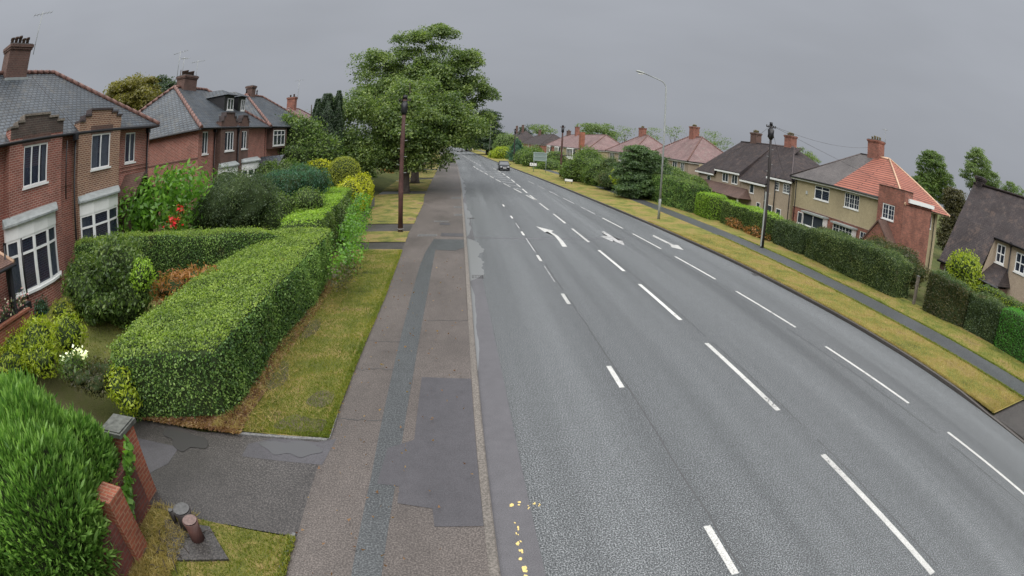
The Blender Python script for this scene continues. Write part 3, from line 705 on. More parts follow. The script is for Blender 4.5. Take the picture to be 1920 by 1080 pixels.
puddle([(-6.1, 7.62), (-5.75, 7.66), (-5.3, 7.48), (-4.95, 7.42), (-4.8, 7.1), (-5.15, 7.05), (-5.3, 6.85), (-5.6, 6.98), (-5.75, 7.2), (-6.05, 7.3)], .068)
# kerbs
def kerb(name, fx, w, ztop, ys, mat, side):
    mb = MB(); ys = list(ys)
    for a, b in zip(ys[:-1], ys[1:]):
        L = b - a; n = max(1, int(L / .95)) if a < 50 else 1
        for i in range(n):
            y0, y1 = a + L * i / n, a + L * (i + .972) / n if n > 1 else b
            x0, x1 = fx(y0), fx(y1); s = side * w; zt0 = ztop(y0) if callable(ztop) else ztop; zt1 = ztop(y1) if callable(ztop) else ztop
            mb.face([(x0, y0, -.02), (x1, y1, -.02), (x1, y1, zt1 - .015), (x0, y0, zt0 - .015)])
            mb.face([(x0, y0, zt0 - .015), (x1, y1, zt1 - .015), (x1 + s * .15, y1, zt1), (x0 + s * .15, y0, zt0)])
            mb.face([(x0 + s * .15, y0, zt0), (x1 + s * .15, y1, zt1), (x1 + s, y1, zt1), (x0 + s, y0, zt0)])
            mb.face([(x0 + s, y0, zt0), (x1 + s, y1, zt1), (x1 + s, y1, -.03), (x0 + s, y0, -.03)])
            if n > 1: mb.face([(x0, y0, -.02), (x0 + s, y0, -.02), (x0 + s, y0, zt0), (x0, y0, zt0)])
    mb.build(name, mat, kind='structure')
PZ = .055
kerb('kerb', XL, .14, lambda y: PZ + (.035 if y > 14 else .005), ys_all, M['kerb'], -1)
kerb('kerb', XR, .14, lambda y: .03 if y < 5.6 else (.03 + .09 * min(1, (y - 5.6) / 1.5)), ys_all, M['kerbd'], 1)
# left footway
def PL(y): return float(np.interp(y, [-20, 7.8, 8.8, 12.7, 16.4, 23.7, 28, 32, 40, 46, 66, 90, 123, 300], [-2.5, -2.42, -2.42, -2.42, -2.42, -2.62, -2.75, -2.75, -2.85, -3.2, -3.55, -4.0, -4.7, -14.5]))
pave = strip('footway', PL, lambda y: XL(y) - .135, ys_all, PZ, M['pave'], nx=2)
def decal(name, poly, mat, lift=.004, z=PZ): return flat(name, poly, z + lift, mat)
decal('tarmac_patch', [(-.82, 10.52), (.25, 10.45), (.27, 5.62), (-.42, 5.6), (-.45, 6.02), (-.98, 6.12), (-.98, 6.55), (-1.34, 6.6), (-1.27, 7.65), (-.82, 7.95)], M['patchd'], .008)
tr = [(-20, -1.45, -1.05), (4.6, -1.5, -1.1), (6.8, -1.46, -1.04), (10.8, -1.5, -1.02), (16.4, -1.56, -1.04), (20.7, -1.58, -1.08), (23.2, -1.52, -1.1), (26.2, -1.3, -1.0)]
mbt = MB()
for (a, l0, r0), (b, l1, r1) in zip(tr[:-1], tr[1:]): mbt.face([(l0, a, PZ + .004), (r0, a, PZ + .004), (r1, b, PZ + .004), (l1, b, PZ + .004)])
mbt.build('trench_repair', M['trench'], kind='structure')
decal('tarmac_patch', [(-1.3, 26.2), (.2, 26.1), (.2, 24.2), (-.2, 23.5), (-1.05, 23.6)], M['trench'], .008)
decal('tarmac_patch', [(-1.0, 27.9), (.2, 27.8), (.2, 26.9), (-1.0, 27.0)], M['patchd'], .008)
decal('tarmac_patch', [(-1.2, 30.6), (-.6, 30.5), (-.6, 31.3), (-1.2, 31.4)], M['patchd'], .008)
# service covers in the footway
def cover(x, y, sx, sy, n=1):
    c = empty('access_cover', (x, y, PZ), label=COVERL.pop(0), cat='access cover', group='service covers in the footway')
    m = MB()
    for i in range(n): m.box((x - sx/2 + sx * i / n + .02, y - sy/2 + .03, PZ + .002), (x - sx/2 + sx * (i + 1) / n - .02, y + sy/2 - .03, PZ + .012))
    m.build('plate', M['metalc'], c); f = MB()
    f.box((x - sx/2 - .03, y - sy/2 - .03, PZ), (x + sx/2 + .03, y + sy/2 + .03, PZ + .007)); f.build('frame', M['conc'], c)
COVERL = ['long telecom cover with four plates across the footway by the brown pole', 'square iron cover in the footway just past the long telecom cover near the kerb',
          'small square cover in a pale surround, second from the camera along the kerb', 'narrow slot cover in the middle of the footway past the telecom cover',
          'pale concrete cover close to the kerb, furthest up the footway']
cover(-1.7, 27.25, .95, .5, 4); cover(-.12, 34.6, .5, .7); cover(-.2, 38.5, .55, .8); cover(-1.15, 31.9, .8, .35, 2); cover(-.3, 44.5, .9, 1.2)
# wooden edging strip by the drive and grass corner
for p in ([(-2.43, 7.78), (-2.36, 7.86), (-2.38, 8.75), (-2.44, 8.75)], [(-4.3, 7.7), (-2.43, 7.78), (-2.44, 7.85), (-4.3, 7.78)], [(-2.62, 3.0), (-2.57, 3.0), (-2.42, 5.2), (-2.48, 5.2)]):
    m = MB(); m.prism([(x, y, .02) for x, y in p], (0, 0, .065)); m.build('edging_strip', M['conc'], kind='structure')
# drive to the near house, tarmac with patches
drv = flat('driveway', [(-2.4, 5.15), (-2.43, 7.8), (-4.4, 7.75), (-5.2, 7.65), (-6.2, 7.75), (-7.6, 8.1), (-8.6, 8.6), (-9.8, 8.5), (-9.0, 7.2), (-7.0, 5.6), (-5.0, 4.9), (-3.6, 5.15)], PZ + .0002, M['drive'])
decal('tarmac_patch', [(-6.75, 7.02), (-5.45, 7.0), (-5.45, 6.4), (-5.9, 5.75), (-6.5, 6.3)], M['patchd'])
decal('tarmac_patch', [(-3.95, 7.02), (-2.35, 7.02), (-2.25, 7.88), (-2.6, 7.72), (-3.4, 7.78), (-3.95, 7.45)], M['patchd'])
def gflat(name, poly, lift, mat, n=1):
    mb = MB(); mb.face([(x, y, zg(x, y) + lift) for x, y in poly]); mb.build(name, mat, kind='structure')
# left verges between the crossings
def verge(name, y0, y1, xl, lift=.02, mat='verge', bite=.25):
    ys = np.linspace(y0, y1, max(3, int((y1 - y0) / .8)))
    def r(y): return PL(y) + .02
    mbv = MB(); rr = random.Random(int(y0 * 10)); ed = [PL(y) + .03 - abs(rr.gauss(0, .03)) for y in ys]
    for k in range(len(ys) - 1):
        a, b = ys[k], ys[k + 1]; xa, xb = xl(a), xl(b)
        for i in range(3):
            q = lambda xs, xe, t: xs + (xe - xs) * t
            h = lambda t: PZ + lift + .012 * math.sin(t * math.pi)
            mbv.face([(q(xa, ed[k], i/3), a, h(i/3)), (q(xa, ed[k], (i+1)/3), a, h((i+1)/3)), (q(xb, ed[k+1], (i+1)/3), b, h((i+1)/3)), (q(xb, ed[k+1], i/3), b, h(i/3))])
    mbv.build(name, M[mat], kind='structure')
def HL(y): return float(np.interp(y, [-5, 5, 9, 16, 24, 30, 40, 50, 70, 100, 140], [-5.0, -5.0, -5.0, -5.0, -5.6, -5.8, -6.6, -8.3, -11, -13.5, -16]))
flat('side_path', [(-5.6, 23.6), (-2.6, 23.6), (-2.8, 50), (-9, 50.4), (-7.5, 42), (-6.0, 30)], PZ - .001, M['drive'])
verge('verge', -2, 5.1, lambda y: -5.2); verge('verge', 7.82, 23.7, HL); verge('verge', 25.4, 26.7, HL, mat='verge'); verge('verge', 26.7, 28.4, HL)
verge('verge', 30.9, 47.6, HL); verge('verge', 50.2, 64.5, HL); verge('verge', 67, 84, HL); verge('verge', 87, 104, HL); verge('verge', 107, 135, HL); verge('verge', 138, 260, lambda y: HL(y) - .05 * (y - 138))
flat('side_path', [(-12.5, 50.0), (-3.2, 48), (-3.5, 66), (-4.2, 86), (-5, 137), (-18, 137)], PZ - .003, M['drive'])
# leaf litter at the hedge foot
mb = MB(); rr = random.Random(4); ys = np.arange(7.8, 24, .4); e0 = [(-4.62 + rr.uniform(-.18, .12) - max(0, (y - 14) * .03), y) for y in ys]
for (xa, a), (xb, b) in zip(e0[:-1], e0[1:]): mb.face([(-5.6, a, PZ + .03), (xa, a, PZ + .057), (xb, b, PZ + .057), (-5.6, b, PZ + .03)])
mb.build('soil_strip', M['soil'], kind='structure')
flat('soil_bed', [(-7.6, 8.2), (-6.2, 7.8), (-5.2, 7.7), (-4.3, 7.8), (-4.2, 9.6), (-5.4, 9.6), (-7.6, 9.6)], PZ + .06, M['soil'])

for i_, pts_ in enumerate(([(-3.15, 9.1), (-2.8, 8.95), (-2.6, 9.2), (-2.65, 9.6), (-2.95, 9.7), (-3.1, 9.45)], [(-3.6, 8.1), (-3.1, 7.98), (-2.6, 8.05), (-2.55, 8.45), (-2.9, 8.5), (-3.3, 8.6)], [(-4.3, 9.6), (-3.9, 9.9), (-4.0, 10.6), (-4.25, 11.2), (-4.5, 10.5)], [(-4.2, 12.6), (-3.9, 13.2), (-4.1, 14.2), (-4.4, 13.6)])): puddle(pts_, PZ + .0355 + .0003 * i_, name='bare_soil', mt='barem')
# right side: verge, path, inner verge
VZ = .12
def P0(y): return float(np.interp(y, [-10, 5, 6.1, 9.4, 14.7, 20.4, 31, 38.4, 54.3, 82.7, 110, 150, 262, 500], [17.0, 17.0, 16.9, 16.65, 16.3, 16.1, 15.9, 15.7, 15.4, 13.9, 12.0, 9.4, 4.6, -17]))
def P1(y): return P0(y) + float(np.interp(y, [5, 9, 20, 40, 90, 200], [1.9, 1.75, 1.6, 1.5, 1.3, 1.2]))
def H0(y): return float(np.interp(y, [0, 8, 14, 22, 38, 50, 61, 90, 150, 262], [21.0, 20.9, 20.4, 19.9, 19.2, 18.4, 17.8, 16.4, 12.5, 8]))
yv = [y for y in ys_all if y >= 6] 
strip('verge', lambda y: XR(y) + .138, lambda y: P0(y) + .02, [5.75] + yv, VZ, M['vergeR'], nx=3)
flat('crossover', [(13.93, 5.75), (13.93, -12), (21, -12), (21, 5.0), (17.2, 5.9)], .05, M['drive'])
strip('footpath', P0, P1, [y for y in ys_all if y >= 0], VZ + .004, M['trench'], nx=1)
strip('verge', P1, lambda y: H0(y) + .6, [y for y in ys_all if y >= 0], VZ + .008, M['vergeR'], nx=2)

# ------------------------------------------------------------------ road markings (parts of the road)
CV = lambda y: -.0002 * y * y
def dash(f, y0, y1, w, mat='paint', name='lane_mark', lift=.004):
    mb = MB(); n = max(1, int((y1 - y0) / 2))
    for i in range(n):
        a, b = y0 + (y1 - y0) * i / n, y0 + (y1 - y0) * (i + 1) / n
        mb.face([(f(a) - w/2, a, lift), (f(a) + w/2, a, lift), (f(b) + w/2, b, lift), (f(b) - w/2, b, lift)])
    return mb.build(name, M[mat], road)
fB = lambda y: 3.49 + .0015 * y + CV(y); fC = lambda y: 6.72 - .004 * max(0, y - 20) + CV(y); fD = lambda y: 11.38 - .0475 * y + CV(y) * .3
for k in range(-1, 7): dash(fB, 4.05 + 6 * k - .05 * k, 5.2 + 6 * k - .05 * k, .12)
dash(fB, 18.6, 21, .04, 'paintw'); dash(fB, 23.6, 27, .045, 'paintw'); dash(fB, 30, 32, .04, 'paintw'); pass
for k in range(-1, 7): dash(fC, 2.4 + 6 * k, 6.45 + 6 * k, .14)
for k in range(-1, 6): dash(fD, 1.75 + 5.9 * k, 5.9 + 5.9 * k, .11)
for k in range(6, 11): dash(fD, 1.75 + 5.9 * k, 5.7 + 5.9 * k, .09, 'paintw')
# hatched island
hl = [(6.3, 44), (5.86, 48.5), (5.3, 54.4), (4.76, 60.3), (4.22, 66.3), (3.71, 73), (3.26, 79.1), (2.7, 85.3), (2.1, 95.3), (1.2, 112), (-.5, 150), (-5, 230)]
fl = lambda y: float(np.interp(y, [b for _, b in hl], [a for a, _ in hl]))
hr = [(6.3, 44), (6.2, 50), (6.2, 56), (6.14, 66), (6.05, 72), (5.9, 79), (5.6, 85), (4.9, 97), (3.9, 112), (1.6, 150), (-3.6, 230)]
fr_ = lambda y: float(np.interp(y, [b for _, b in hr], [a for a, _ in hr]))
for k in range(0, 9): dash(fl, 44.3 + 6 * k, 48.4 + 6 * k, .16)
for k in range(0, 8): dash(fr_, 44.3 + 6 * k, 48.4 + 6 * k, .16)
for k in range(9, 24): dash(lambda y: (fl(y) + fr_(y)) / 2, 44.3 + 6 * k, 48.4 + 6 * k, .2, 'paintw')
for k in range(8):
    y = 55 + 3.9 * k; a, b = fl(y) + .2, fr_(y - 1.6) - .2
    if b - a > .25:
        m = MB(); m.face([(a, y, .004), (b, y - 1.5, .004), (b, y - 1.15, .004), (a, y + .35, .004)]); m.build('hatch_mark', M['paintw'], road)
def mark(name, poly, mat='paint'):
    m = MB(); bmv = bmesh.new(); vs = [bmv.verts.new((x, y, .005)) for x, y in poly]; f = bmv.faces.new(vs); bmesh.ops.triangulate(bmv, faces=[f])
    for f in bmv.faces: m.face([v.co[:] for v in f.verts])
    bmv.free(); return m.build(name, M[mat], road)
mark('arrow_mark', [(4.42, 30.9), (4.66, 28.95), (4.84, 29.2), (5.02, 27.9), (5.0, 26.4), (4.92, 25.05), (5.16, 25.05), (5.22, 26.5), (5.2, 27.95), (5.04, 29.12), (5.24, 29.5)])
mark('arrow_mark', [(8.3, 25.75), (8.56, 27.1), (8.36, 27.3), (8.34, 28.7), (8.3, 29.95), (8.02, 29.6), (8.1, 28.4), (7.96, 28.45), (7.62, 28.2), (7.92, 26.75), (8.08, 27.2), (8.08, 26.8)], 'paintw')
mark('arrow_mark', [(11.42, 25.3), (11.62, 26.6), (11.36, 26.6), (11.2, 29.4), (10.98, 29.0), (11.14, 26.5), (10.95, 25.9)], 'paint')
# transverse joint across the carriageway
m = MB(); m.face([(.42, 26.82, .003), (3.8, 26.92, .003), (3.8, 27.12, .003), (.42, 27.05, .003)]); m.face([(3.8, 26.92, .003), (9.0, 27.6, .003), (9.0, 27.78, .003), (3.8, 27.12, .003)]); m.build('joint', M['gutter'], road)
# yellow spray marks by the kerb
rr = random.Random(3)
for (x, y, s) in ((.72, 6.15, .07), (.83, 6.2, .05), (.95, 6.1, .03), (1.05, 6.2, .04), (1.12, 6.14, .03), (.72, 5.75, .03), (.74, 5.62, .04), (.72, 5.5, .03), (.71, 5.25, .05), (.73, 5.12, .05), (.72, 4.98, .055), (.72, 4.75, .09), (.73, 4.6, .09), (.74, 5.35, .03)):
    for _ in range(3):
        a, b = x + rr.uniform(-.02, .02), y + rr.uniform(-.04, .04); n = 7
        m = MB(); m.face([(a + s * .5 * math.cos(6.283 * i / n) * rr.uniform(.4, 1), b + s * .7 * math.sin(6.283 * i / n) * rr.uniform(.4, 1), .004 + .0006 * _) for i in range(n)]); m.build('spray_mark', M['yellow'], road)

# long seams between the lane widths, drain covers and repaired openings in the carriageway
rr = random.Random(12); M['seam'] = plain('bitumen_seam', (.062, .064, .066), .5)
GRL = ['iron drain grating in the wet channel before the transverse joint', 'iron drain grating in the left channel level with the brown pole', 'iron drain grating in the right channel by the dry verge']
for fx, y0, y1, w_ in ((lambda y: 3.62 + CV(y), 2, 60, .035), (lambda y: 6.95 + CV(y), 2, 44, .03), (lambda y: 10.9 - .045 * y, 2, 40, .04)):
    m = MB(); ys = np.arange(y0, y1, .5); xs = [fx(y) + rr.gauss(0, .012) for y in ys]
    for i in range(len(ys) - 1):
        if rr.random() < .12: continue
        m.face([(xs[i] - w_ / 2, ys[i], .0022), (xs[i] + w_ / 2, ys[i], .0022), (xs[i+1] + w_ / 2, ys[i+1], .0022), (xs[i+1] - w_ / 2, ys[i+1], .0022)])
    m.build('seam', M['seam'], road)
for (x, y) in ((.68, 19.2), (.66, 33.5), (13.2, 20.5)):
    g = empty('drain_grating', (x, y, 0), label=GRL.pop(0), cat='drain', group='road gullies by the kerbs')
    m = MB(); m.box((x - .22, y - .22, .001), (x + .22, y - .19, .012)); m.box((x - .22, y + .19, .001), (x + .22, y + .22, .012)); m.box((x - .22, y - .19, .001), (x - .19, y + .19, .012)); m.box((x + .19, y - .19, .001), (x + .22, y + .19, .012)); m.build('frame', M['metalc'], g)
    m = MB(); m.box((x - .189, y - .189, .001), (x + .189, y + .189, .004)); m.build('sump', M['dark'], g)
    m = MB()
    for i in range(6): m.box((x - .17 + i * .06, y - .19, .004), (x - .145 + i * .06, y + .19, .011))
    m.build('grating', M['metalc'], g)
# cracks across the footway
for (x0, x1, y) in ((-2.4, -1.5, 10.9), (-2.4, -1.45, 12.6), (-2.4, -1.46, 8.6), (-.9, .25, 14.2)):
    m = MB(); n = 14; pts = [(x0 + (x1 - x0) * i / n, y + rr.gauss(0, .03)) for i in range(n + 1)]
    for a, b in zip(pts[:-1], pts[1:]): m.face([(a[0], a[1] - .008, PZ + .006), (b[0], b[1] - .008, PZ + .006), (b[0], b[1] + .01, PZ + .006), (a[0], a[1] + .01, PZ + .006)])
    m.build('crack', M['seam'], pave)

# ================================================================== HOUSES ON THE LEFT (facades face +x)
YU = Vector((0, 1, 0)); XP = Vector((1, 0, 0)); XM = Vector((-1, 0, 0)); YM = Vector((0, -1, 0))
GLZ = 1.35     # garden level at the houses
def bay(parent, X, y0, y1, zs, zw, zt, bulge, brick_m, nl=5, hood=True, zg0=GLZ, board=True, transf=.7):
    """curved ground-floor bay: brick apron, sill, lights, white board and lead hood"""
    n = nl; c, hw = (y0 + y1) / 2, (y1 - y0) / 2
    P = []
    for i in range(n + 1):
        a = -math.pi * .42 + math.pi * .84 * i / n; P.append((X + bulge * (math.cos(a) - math.cos(math.pi * .42)) / (1 - math.cos(math.pi * .42)), c + hw * math.sin(a) / math.sin(math.pi * .42)))
    P = [(X - .5, y0)] + P + [(X - .5, y1)] if False else P
    mb = MB(); u = 0
    for (xa, ya), (xb, yb) in zip(P[:-1], P[1:]):
        L = math.hypot(xb - xa, yb - ya); mb.face([(xa, ya, zg0), (xb, yb, zg0), (xb, yb, zs - .08), (xa, ya, zs - .08)], uvs=[(u, zg0), (u + L, zg0), (u + L, zs - .08), (u, zs - .08)]); u += L
    b = mb.build('bay_window', brick_m, parent)
    def ring(name, za, zb, out, mat):
        m = MB(); Q = [(X - .1, P[0][1] - out)] + [(x + out, y + out * (1 if y > c + .01 else -1) * min(1, abs(y - c) / hw)) for x, y in P] + [(X - .1, P[-1][1] + out)]
        a = [(x, y, za) for x, y in Q]; m.prism(a, (0, 0, zb - za)); return m.build(name, mat, b)
    ring('sill', zs - .08, zs, .07, M['white'])
    fm = MB(); g = MB(); k = MB()
    for (xa, ya), (xb, yb) in zip(P[:-1], P[1:]):
        a, bb = Vector((xa, ya, 0)), Vector((xb, yb, 0)); U = (bb - a); L = U.length; U.normalize(); Nn = Vector((U.y, -U.x, 0)); fr = (a, U, Nn); t = .075; zq = zs + (zw - zs) * transf
        for (u0, u1, v0, v1) in ((0, t, zs, zw), (L - t, L, zs, zw), (t, L - t, zs, zs + t), (t, L - t, zw - t, zw), (t, L - t, zq - t * .5, zq + t * .5)): fm.obox(fr, u0, u1, v0, v1, -.06, .0)
        q = lambda uu, v, d: a + U * uu + Z * v + Nn * d
        g.face([q(t*.5, zs + .01, -.035), q(L - t*.5, zs + .01, -.035), q(L - t*.5, zw - .01, -.035), q(t*.5, zw - .01, -.035)])
    fm.build('frame', M['white'], b); g.build('pane', M['glass'], b)
    k.box((X - .35, y0 + .05, zs), (X - .3, y1 - .05, zw), 0)
    for (a0, a1) in ((y0 + .1, y0 + .62), (y1 - .62, y1 - .1)):
        for i in range(6): k.face([(X + .02 + .03 * (i % 2), a0 + (a1 - a0) * i / 6, zs), (X + .02 + .03 * ((i + 1) % 2), a0 + (a1 - a0) * (i + 1) / 6, zs), (X + .02 + .03 * ((i + 1) % 2), a0 + (a1 - a0) * (i + 1) / 6, zw), (X + .02 + .03 * (i % 2), a0 + (a1 - a0) * i / 6, zw)], 1)
    k.build('curtain', [M['dark'], M['curtain']], b)
    if board: ring('fascia', zw, zt, .015, M['white'])
    if hood:
        m = MB(); Q0 = [(X - .02, P[0][1] - .12)] + [(x + .12, y + .1 * (1 if y > c else -1) * min(1, abs(y - c) / hw)) for x, y in P] + [(X - .02, P[-1][1] + .12)]; Q1 = [(X - .02, y) for x, y in Q0]
        for i in range(len(Q0) - 1):
            m.face([(Q0[i][0], Q0[i][1], zt + .02), (Q0[i+1][0], Q0[i+1][1], zt + .02), (Q1[i+1][0], Q1[i+1][1], zt + .24), (Q1[i][0], Q1[i][1], zt + .24)])
            m.face([(Q0[i][0], Q0[i][1], zt + .02), (Q0[i+1][0], Q0[i+1][1], zt + .02), (Q0[i+1][0], Q0[i+1][1], zt - .05), (Q0[i][0], Q0[i][1], zt - .05)])
        m.prism([(x, y, zt - .05) for x, y in Q0], (0, 0, .01)); m.build('hood', M['lead'], b)
    return b
def parapet_bay(parent, X, y0, y1, steps, wall_m, cop_m, win, z0=GLZ, dep=.4, opening_low=None):
    """projecting brick bay that rises through the eaves with a stepped top"""
    fr = FR((X, 0, 0), YU, XP); zlow = steps[0][2]
    mb = MB(); holes = [win] + ([opening_low] if opening_low else [])
    facade(mb, fr, y0, y1, z0, zlow, holes)
    for (a, b, zt) in steps:
        if zt > zlow: mb.face([(X, a, zlow), (X, b, zlow), (X, b, zt), (X, a, zt)], uvs=[(a, zlow), (b, zlow), (b, zt), (a, zt)])
        mb.face([(X, a, zt), (X, b, zt), (X - .3, b, zt), (X - .3, a, zt)])
        mb.face([(X - .3, a, 6.0), (X - .3, b, 6.0), (X - .3, b, zt), (X - .3, a, zt)])
    for i, (a, b, zt) in enumerate(steps):
        zp = steps[i - 1][2] if i else None
        if zp is not None and abs(zp - zt) > .01: mb.face([(X, a, min(zp, zt)), (X - .3, a, min(zp, zt)), (X - .3, a, max(zp, zt)), (X, a, max(zp, zt))])
    for y in (y0, y1): mb.face([(X, y, z0), (X - dep, y, z0), (X - dep, y, steps[0][2]), (X, y, steps[0][2])], uvs=[(0, z0), (dep, z0), (dep, steps[0][2]), (0, steps[0][2])])
    p = mb.build('parapet_bay', wall_m, parent); c = MB()
    for (a, b, zt) in steps: c.box((X + .05, a - .03, zt + .002), (X - .34, b + .03, zt + .075))
    for i in range(1, len(steps)):
        a = steps[i][0]; za, zb = sorted((steps[i - 1][2], steps[i][2])); s = -1 if steps[i][2] > steps[i - 1][2] else 1
        c.box((X + .047, a - .045 if s < 0 else a, za + .076), (X - .335, a if s < 0 else a + .045, zb))
    c.build('coping', cop_m, p)
    m = MB(); a, b, c0, d = win
    m.obox(fr, a - .12, b + .12, d + .005, d + .32, -.02, .012); m.build('lintel', M['brickP'], p)
    return p
def solid_wall(parent, pts, z0, z1, mat, name='wall'):
    mb = MB()
    for (xa, ya), (xb, yb) in zip(pts[:-1], pts[1:]):
        L = math.hypot(xb - xa, yb - ya); s = (xa + ya); mb.face([(xa, ya, z0), (xb, yb, z0), (xb, yb, z1), (xa, ya, z1)], uvs=[(s, z0), (s + L, z0), (s + L, z1), (s, z1)])
    return mb.build(name, mat, parent)

# ---- nearest pair of houses
h = empty('semi_detached_house', (-18.5, 12.9, GLZ), label='nearest red brick pair of houses with slate roof and two stepped parapet bays', cat='house')
fr = FR((-14.4, 0, 0), YU, XP); WN = (17.35, 18.2, 5.4, 6.68)
mb = MB(); facade(mb, fr, 4.5, 19.45, 1.0, 6.85, [WN, (16.9, 18.3, 2.2, 4.05), (6.6, 7.6, 1.4, 3.6)]); mb.build('wall', M['brickL'], h)
solid_wall(h, [(-14.4, 19.45), (-22.6, 19.45), (-22.6, 4.5), (-14.4, 4.5)], 1.0, 6.85, M['brickL'], 'side_wall')
m = MB(); m.obox(fr, 12.42, 19.47, 5.06, 5.14, 0, .03); m.obox(fr, 16.45, 19.47, 5.22, 5.3, 0, .035); m.build('string_course', M['brickL'], h)
window(h, fr, *WN, nv=2, curtain=.4)
window(h, fr, 16.9, 18.3, 2.2, 4.05, nv=2, curtain=.2)
door = MB(); door.obox(fr, 6.6, 7.6, 1.4, 3.6, -.14, -.08); door.build('door', M['dark'], h)
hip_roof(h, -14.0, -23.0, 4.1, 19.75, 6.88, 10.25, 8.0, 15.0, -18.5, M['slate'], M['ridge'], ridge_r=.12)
W1 = (10.1, 11.5, 5.38, 6.68)
p1 = parapet_bay(h, -14.0, 9.3, 12.35, [(9.3, 9.65, 7.28), (9.65, 10.0, 7.42), (10.0, 11.45, 7.6), (11.45, 11.95, 7.48), (11.95, 12.35, 7.33)], M['brickL'], M['stone'], W1)
m = MB()
for a_, b_, z_ in ((9.3, 9.65, 7.28), (9.65, 10.0, 7.42), (10.0, 11.45, 7.6), (11.45, 11.95, 7.48), (11.95, 12.35, 7.33)): m.face([(-13.993, a_, 6.95), (-13.993, b_, 6.95), (-13.993, b_, z_), (-13.993, a_, z_)])
m.build('weathered_top', M['brickW'], p1)
window(p1, FR((-14, 0, 0), YU, XP), *W1, nv=3, curtain=.3)
W2 = (14.33, 15.7, 5.4, 6.72)
p2 = parapet_bay(h, -14.0, 13.42, 16.42, [(13.42, 13.75, 7.22), (13.75, 14.15, 7.4), (14.15, 15.65, 7.62), (15.65, 16.05, 7.5), (16.05, 16.42, 7.36)], M['brickC'], M['ridged'], W2)
window(p2, FR((-14, 0, 0), YU, XP), *W2, nv=2, curtain=.9)
bay(h, -14.0, 9.05, 11.95, 2.32, 3.95, 4.4, .72, M['brickL'], 5); bay(h, -14.0, 13.55, 16.3, 2.32, 3.85, 4.35, .6, M['brickL'], 4)
downpipe(h, -13.93, 13.15, 1.2, 6.6); downpipe(h, -13.93, 12.6, 4.6, 6.6, r=.03, hop=False); downpipe(h, -14.33, 19.2, 1.2, 6.6)
m = MB(); m.box((-14.37, 20.1 - .9, 6.1), (-14.3, 20.1 - .75, 6.35)); 
ch = chimney(h, (-18.4, 11.9), .6, 1.5, 9.6, 11.35, M['brickP'], 5, axis='y'); aerial(ch, (-18.0, 12.8, 10.9), 1.9, ang=1.2)
m = MB(); m.box((-18.75, 11.1, 9.7), (-17.95, 12.7, 9.95)); m.build('flashing', M['lead'], h)
# gabled porch of the far half
def gable_porch(parent, x0, x1, y0, y1, z0, ze, zr, tile, wall, barge, open_front=True):
    c = (y0 + y1) / 2; m = MB(); m.face([(x0, y0 - .1, ze - .02), (x1 + .15, y0 - .1, ze - .02), (x1 + .15, c, zr), (x0, c, zr)]); m.face([(x0, y1 + .1, ze - .02), (x1 + .15, y1 + .1, ze - .02), (x1 + .15, c, zr), (x0, c, zr)])
    m.face([(x0, y0 - .1, ze - .09), (x1 + .15, y0 - .1, ze - .09), (x1 + .15, c, zr - .08), (x0, c, zr - .08)]); m.face([(x0, y1 + .1, ze - .09), (x1 + .15, y1 + .1, ze - .09), (x1 + .15, c, zr - .08), (x0, c, zr - .08)])
    r = m.build('porch', tile, parent)
    b = MB(); 
    for s, yy in ((1, y0 - .1), (1, y1 + .1)): b.prism([(x1 + .152, yy, ze - .14), (x1 + .152, c, zr - .12), (x1 + .152, c, zr + .03), (x1 + .152, yy, ze + .02)], (.04, 0, 0))
    b.build('bargeboard', barge, r); w_ = MB()
    w_.face([(x1, y0, ze), (x1, y1, ze), (x1, c, zr - .1)]); 
    for yy in (y0, y1): w_.face([(x0, yy, z0), (x1, yy, z0), (x1, yy, ze), (x0, yy, ze)])
    if not open_front: w_.face([(x1, y0, z0), (x1, y1, z0), (x1, y1, ze), (x1, y0, ze)])
    w_.build('porch_wall', wall, r); return r
gable_porch(h, -14.4, -13.3, 16.55, 18.3, 1.2, 3.95, 4.9, M['brownroof'], M['brickP'], M['brownroof'])
# tiled canopy and dwarf wall of the near half
po = MB(); a, b, c, d = Vector((-12.30, 9.04, 3.65)), Vector((-12.30, 7.55, 3.51)), Vector((-14.38, 0, 0)), None
e0, e1 = (-12.3, 5.6, 3.52), (-12.3, 8.25, 3.52); t0, t1 = (-14.35, 5.6, 4.5), (-14.35, 7.6, 4.5)
po.face([e0, e1, t1, t0]); po.face([e1, (-14.35, 8.25, 3.52), t1]); po.face([(e0[0], e0[1], 3.42), (e1[0], e1[1], 3.42), (-14.35, 8.25, 3.42), (-14.35, 5.6, 3.42)]); po.face([e0, e1, (e1[0], e1[1], 3.42), (e0[0], e0[1], 3.42)]); po.face([e1, (-14.35, 8.25, 3.52), (-14.35, 8.25, 3.42), (e1[0], e1[1], 3.42)])
cn = po.build('canopy', M['brownroof'], h); m = MB(); m.tube([e1, t1], .06, 6, 0); m.build('hip_tiles', M['ridgel'], cn); m = MB(); m.tube([(-12.25, 5.6, 3.44), (-12.25, 8.3, 3.44)], .05, 6); m.build('gutter', M['black'], cn)
for yy in (6.1, 8.1):
    m = MB(); m.box((-12.5, yy - .06, 1.5), (-12.38, yy + .06, 3.42)); m.build('post', M['dark'], cn)
wl = empty('porch_wall', (-12.3, 7, GLZ), label='low red brick wall with tiled coping under the porch canopy, at the left edge of the view', cat='garden wall')
m = MB(); m.box((-12.5, 5, .95), (-12.25, 8.6, 2.1)); m.box((-13.6, 8.38, .95), (-12.5, 8.6, 2.1)); m.build('wall', M['brickG'], wl)
m = MB(); m.box((-12.53, 5, 2.102), (-12.2, 8.65, 2.17)); m.build('coping', M['brickG'], wl)

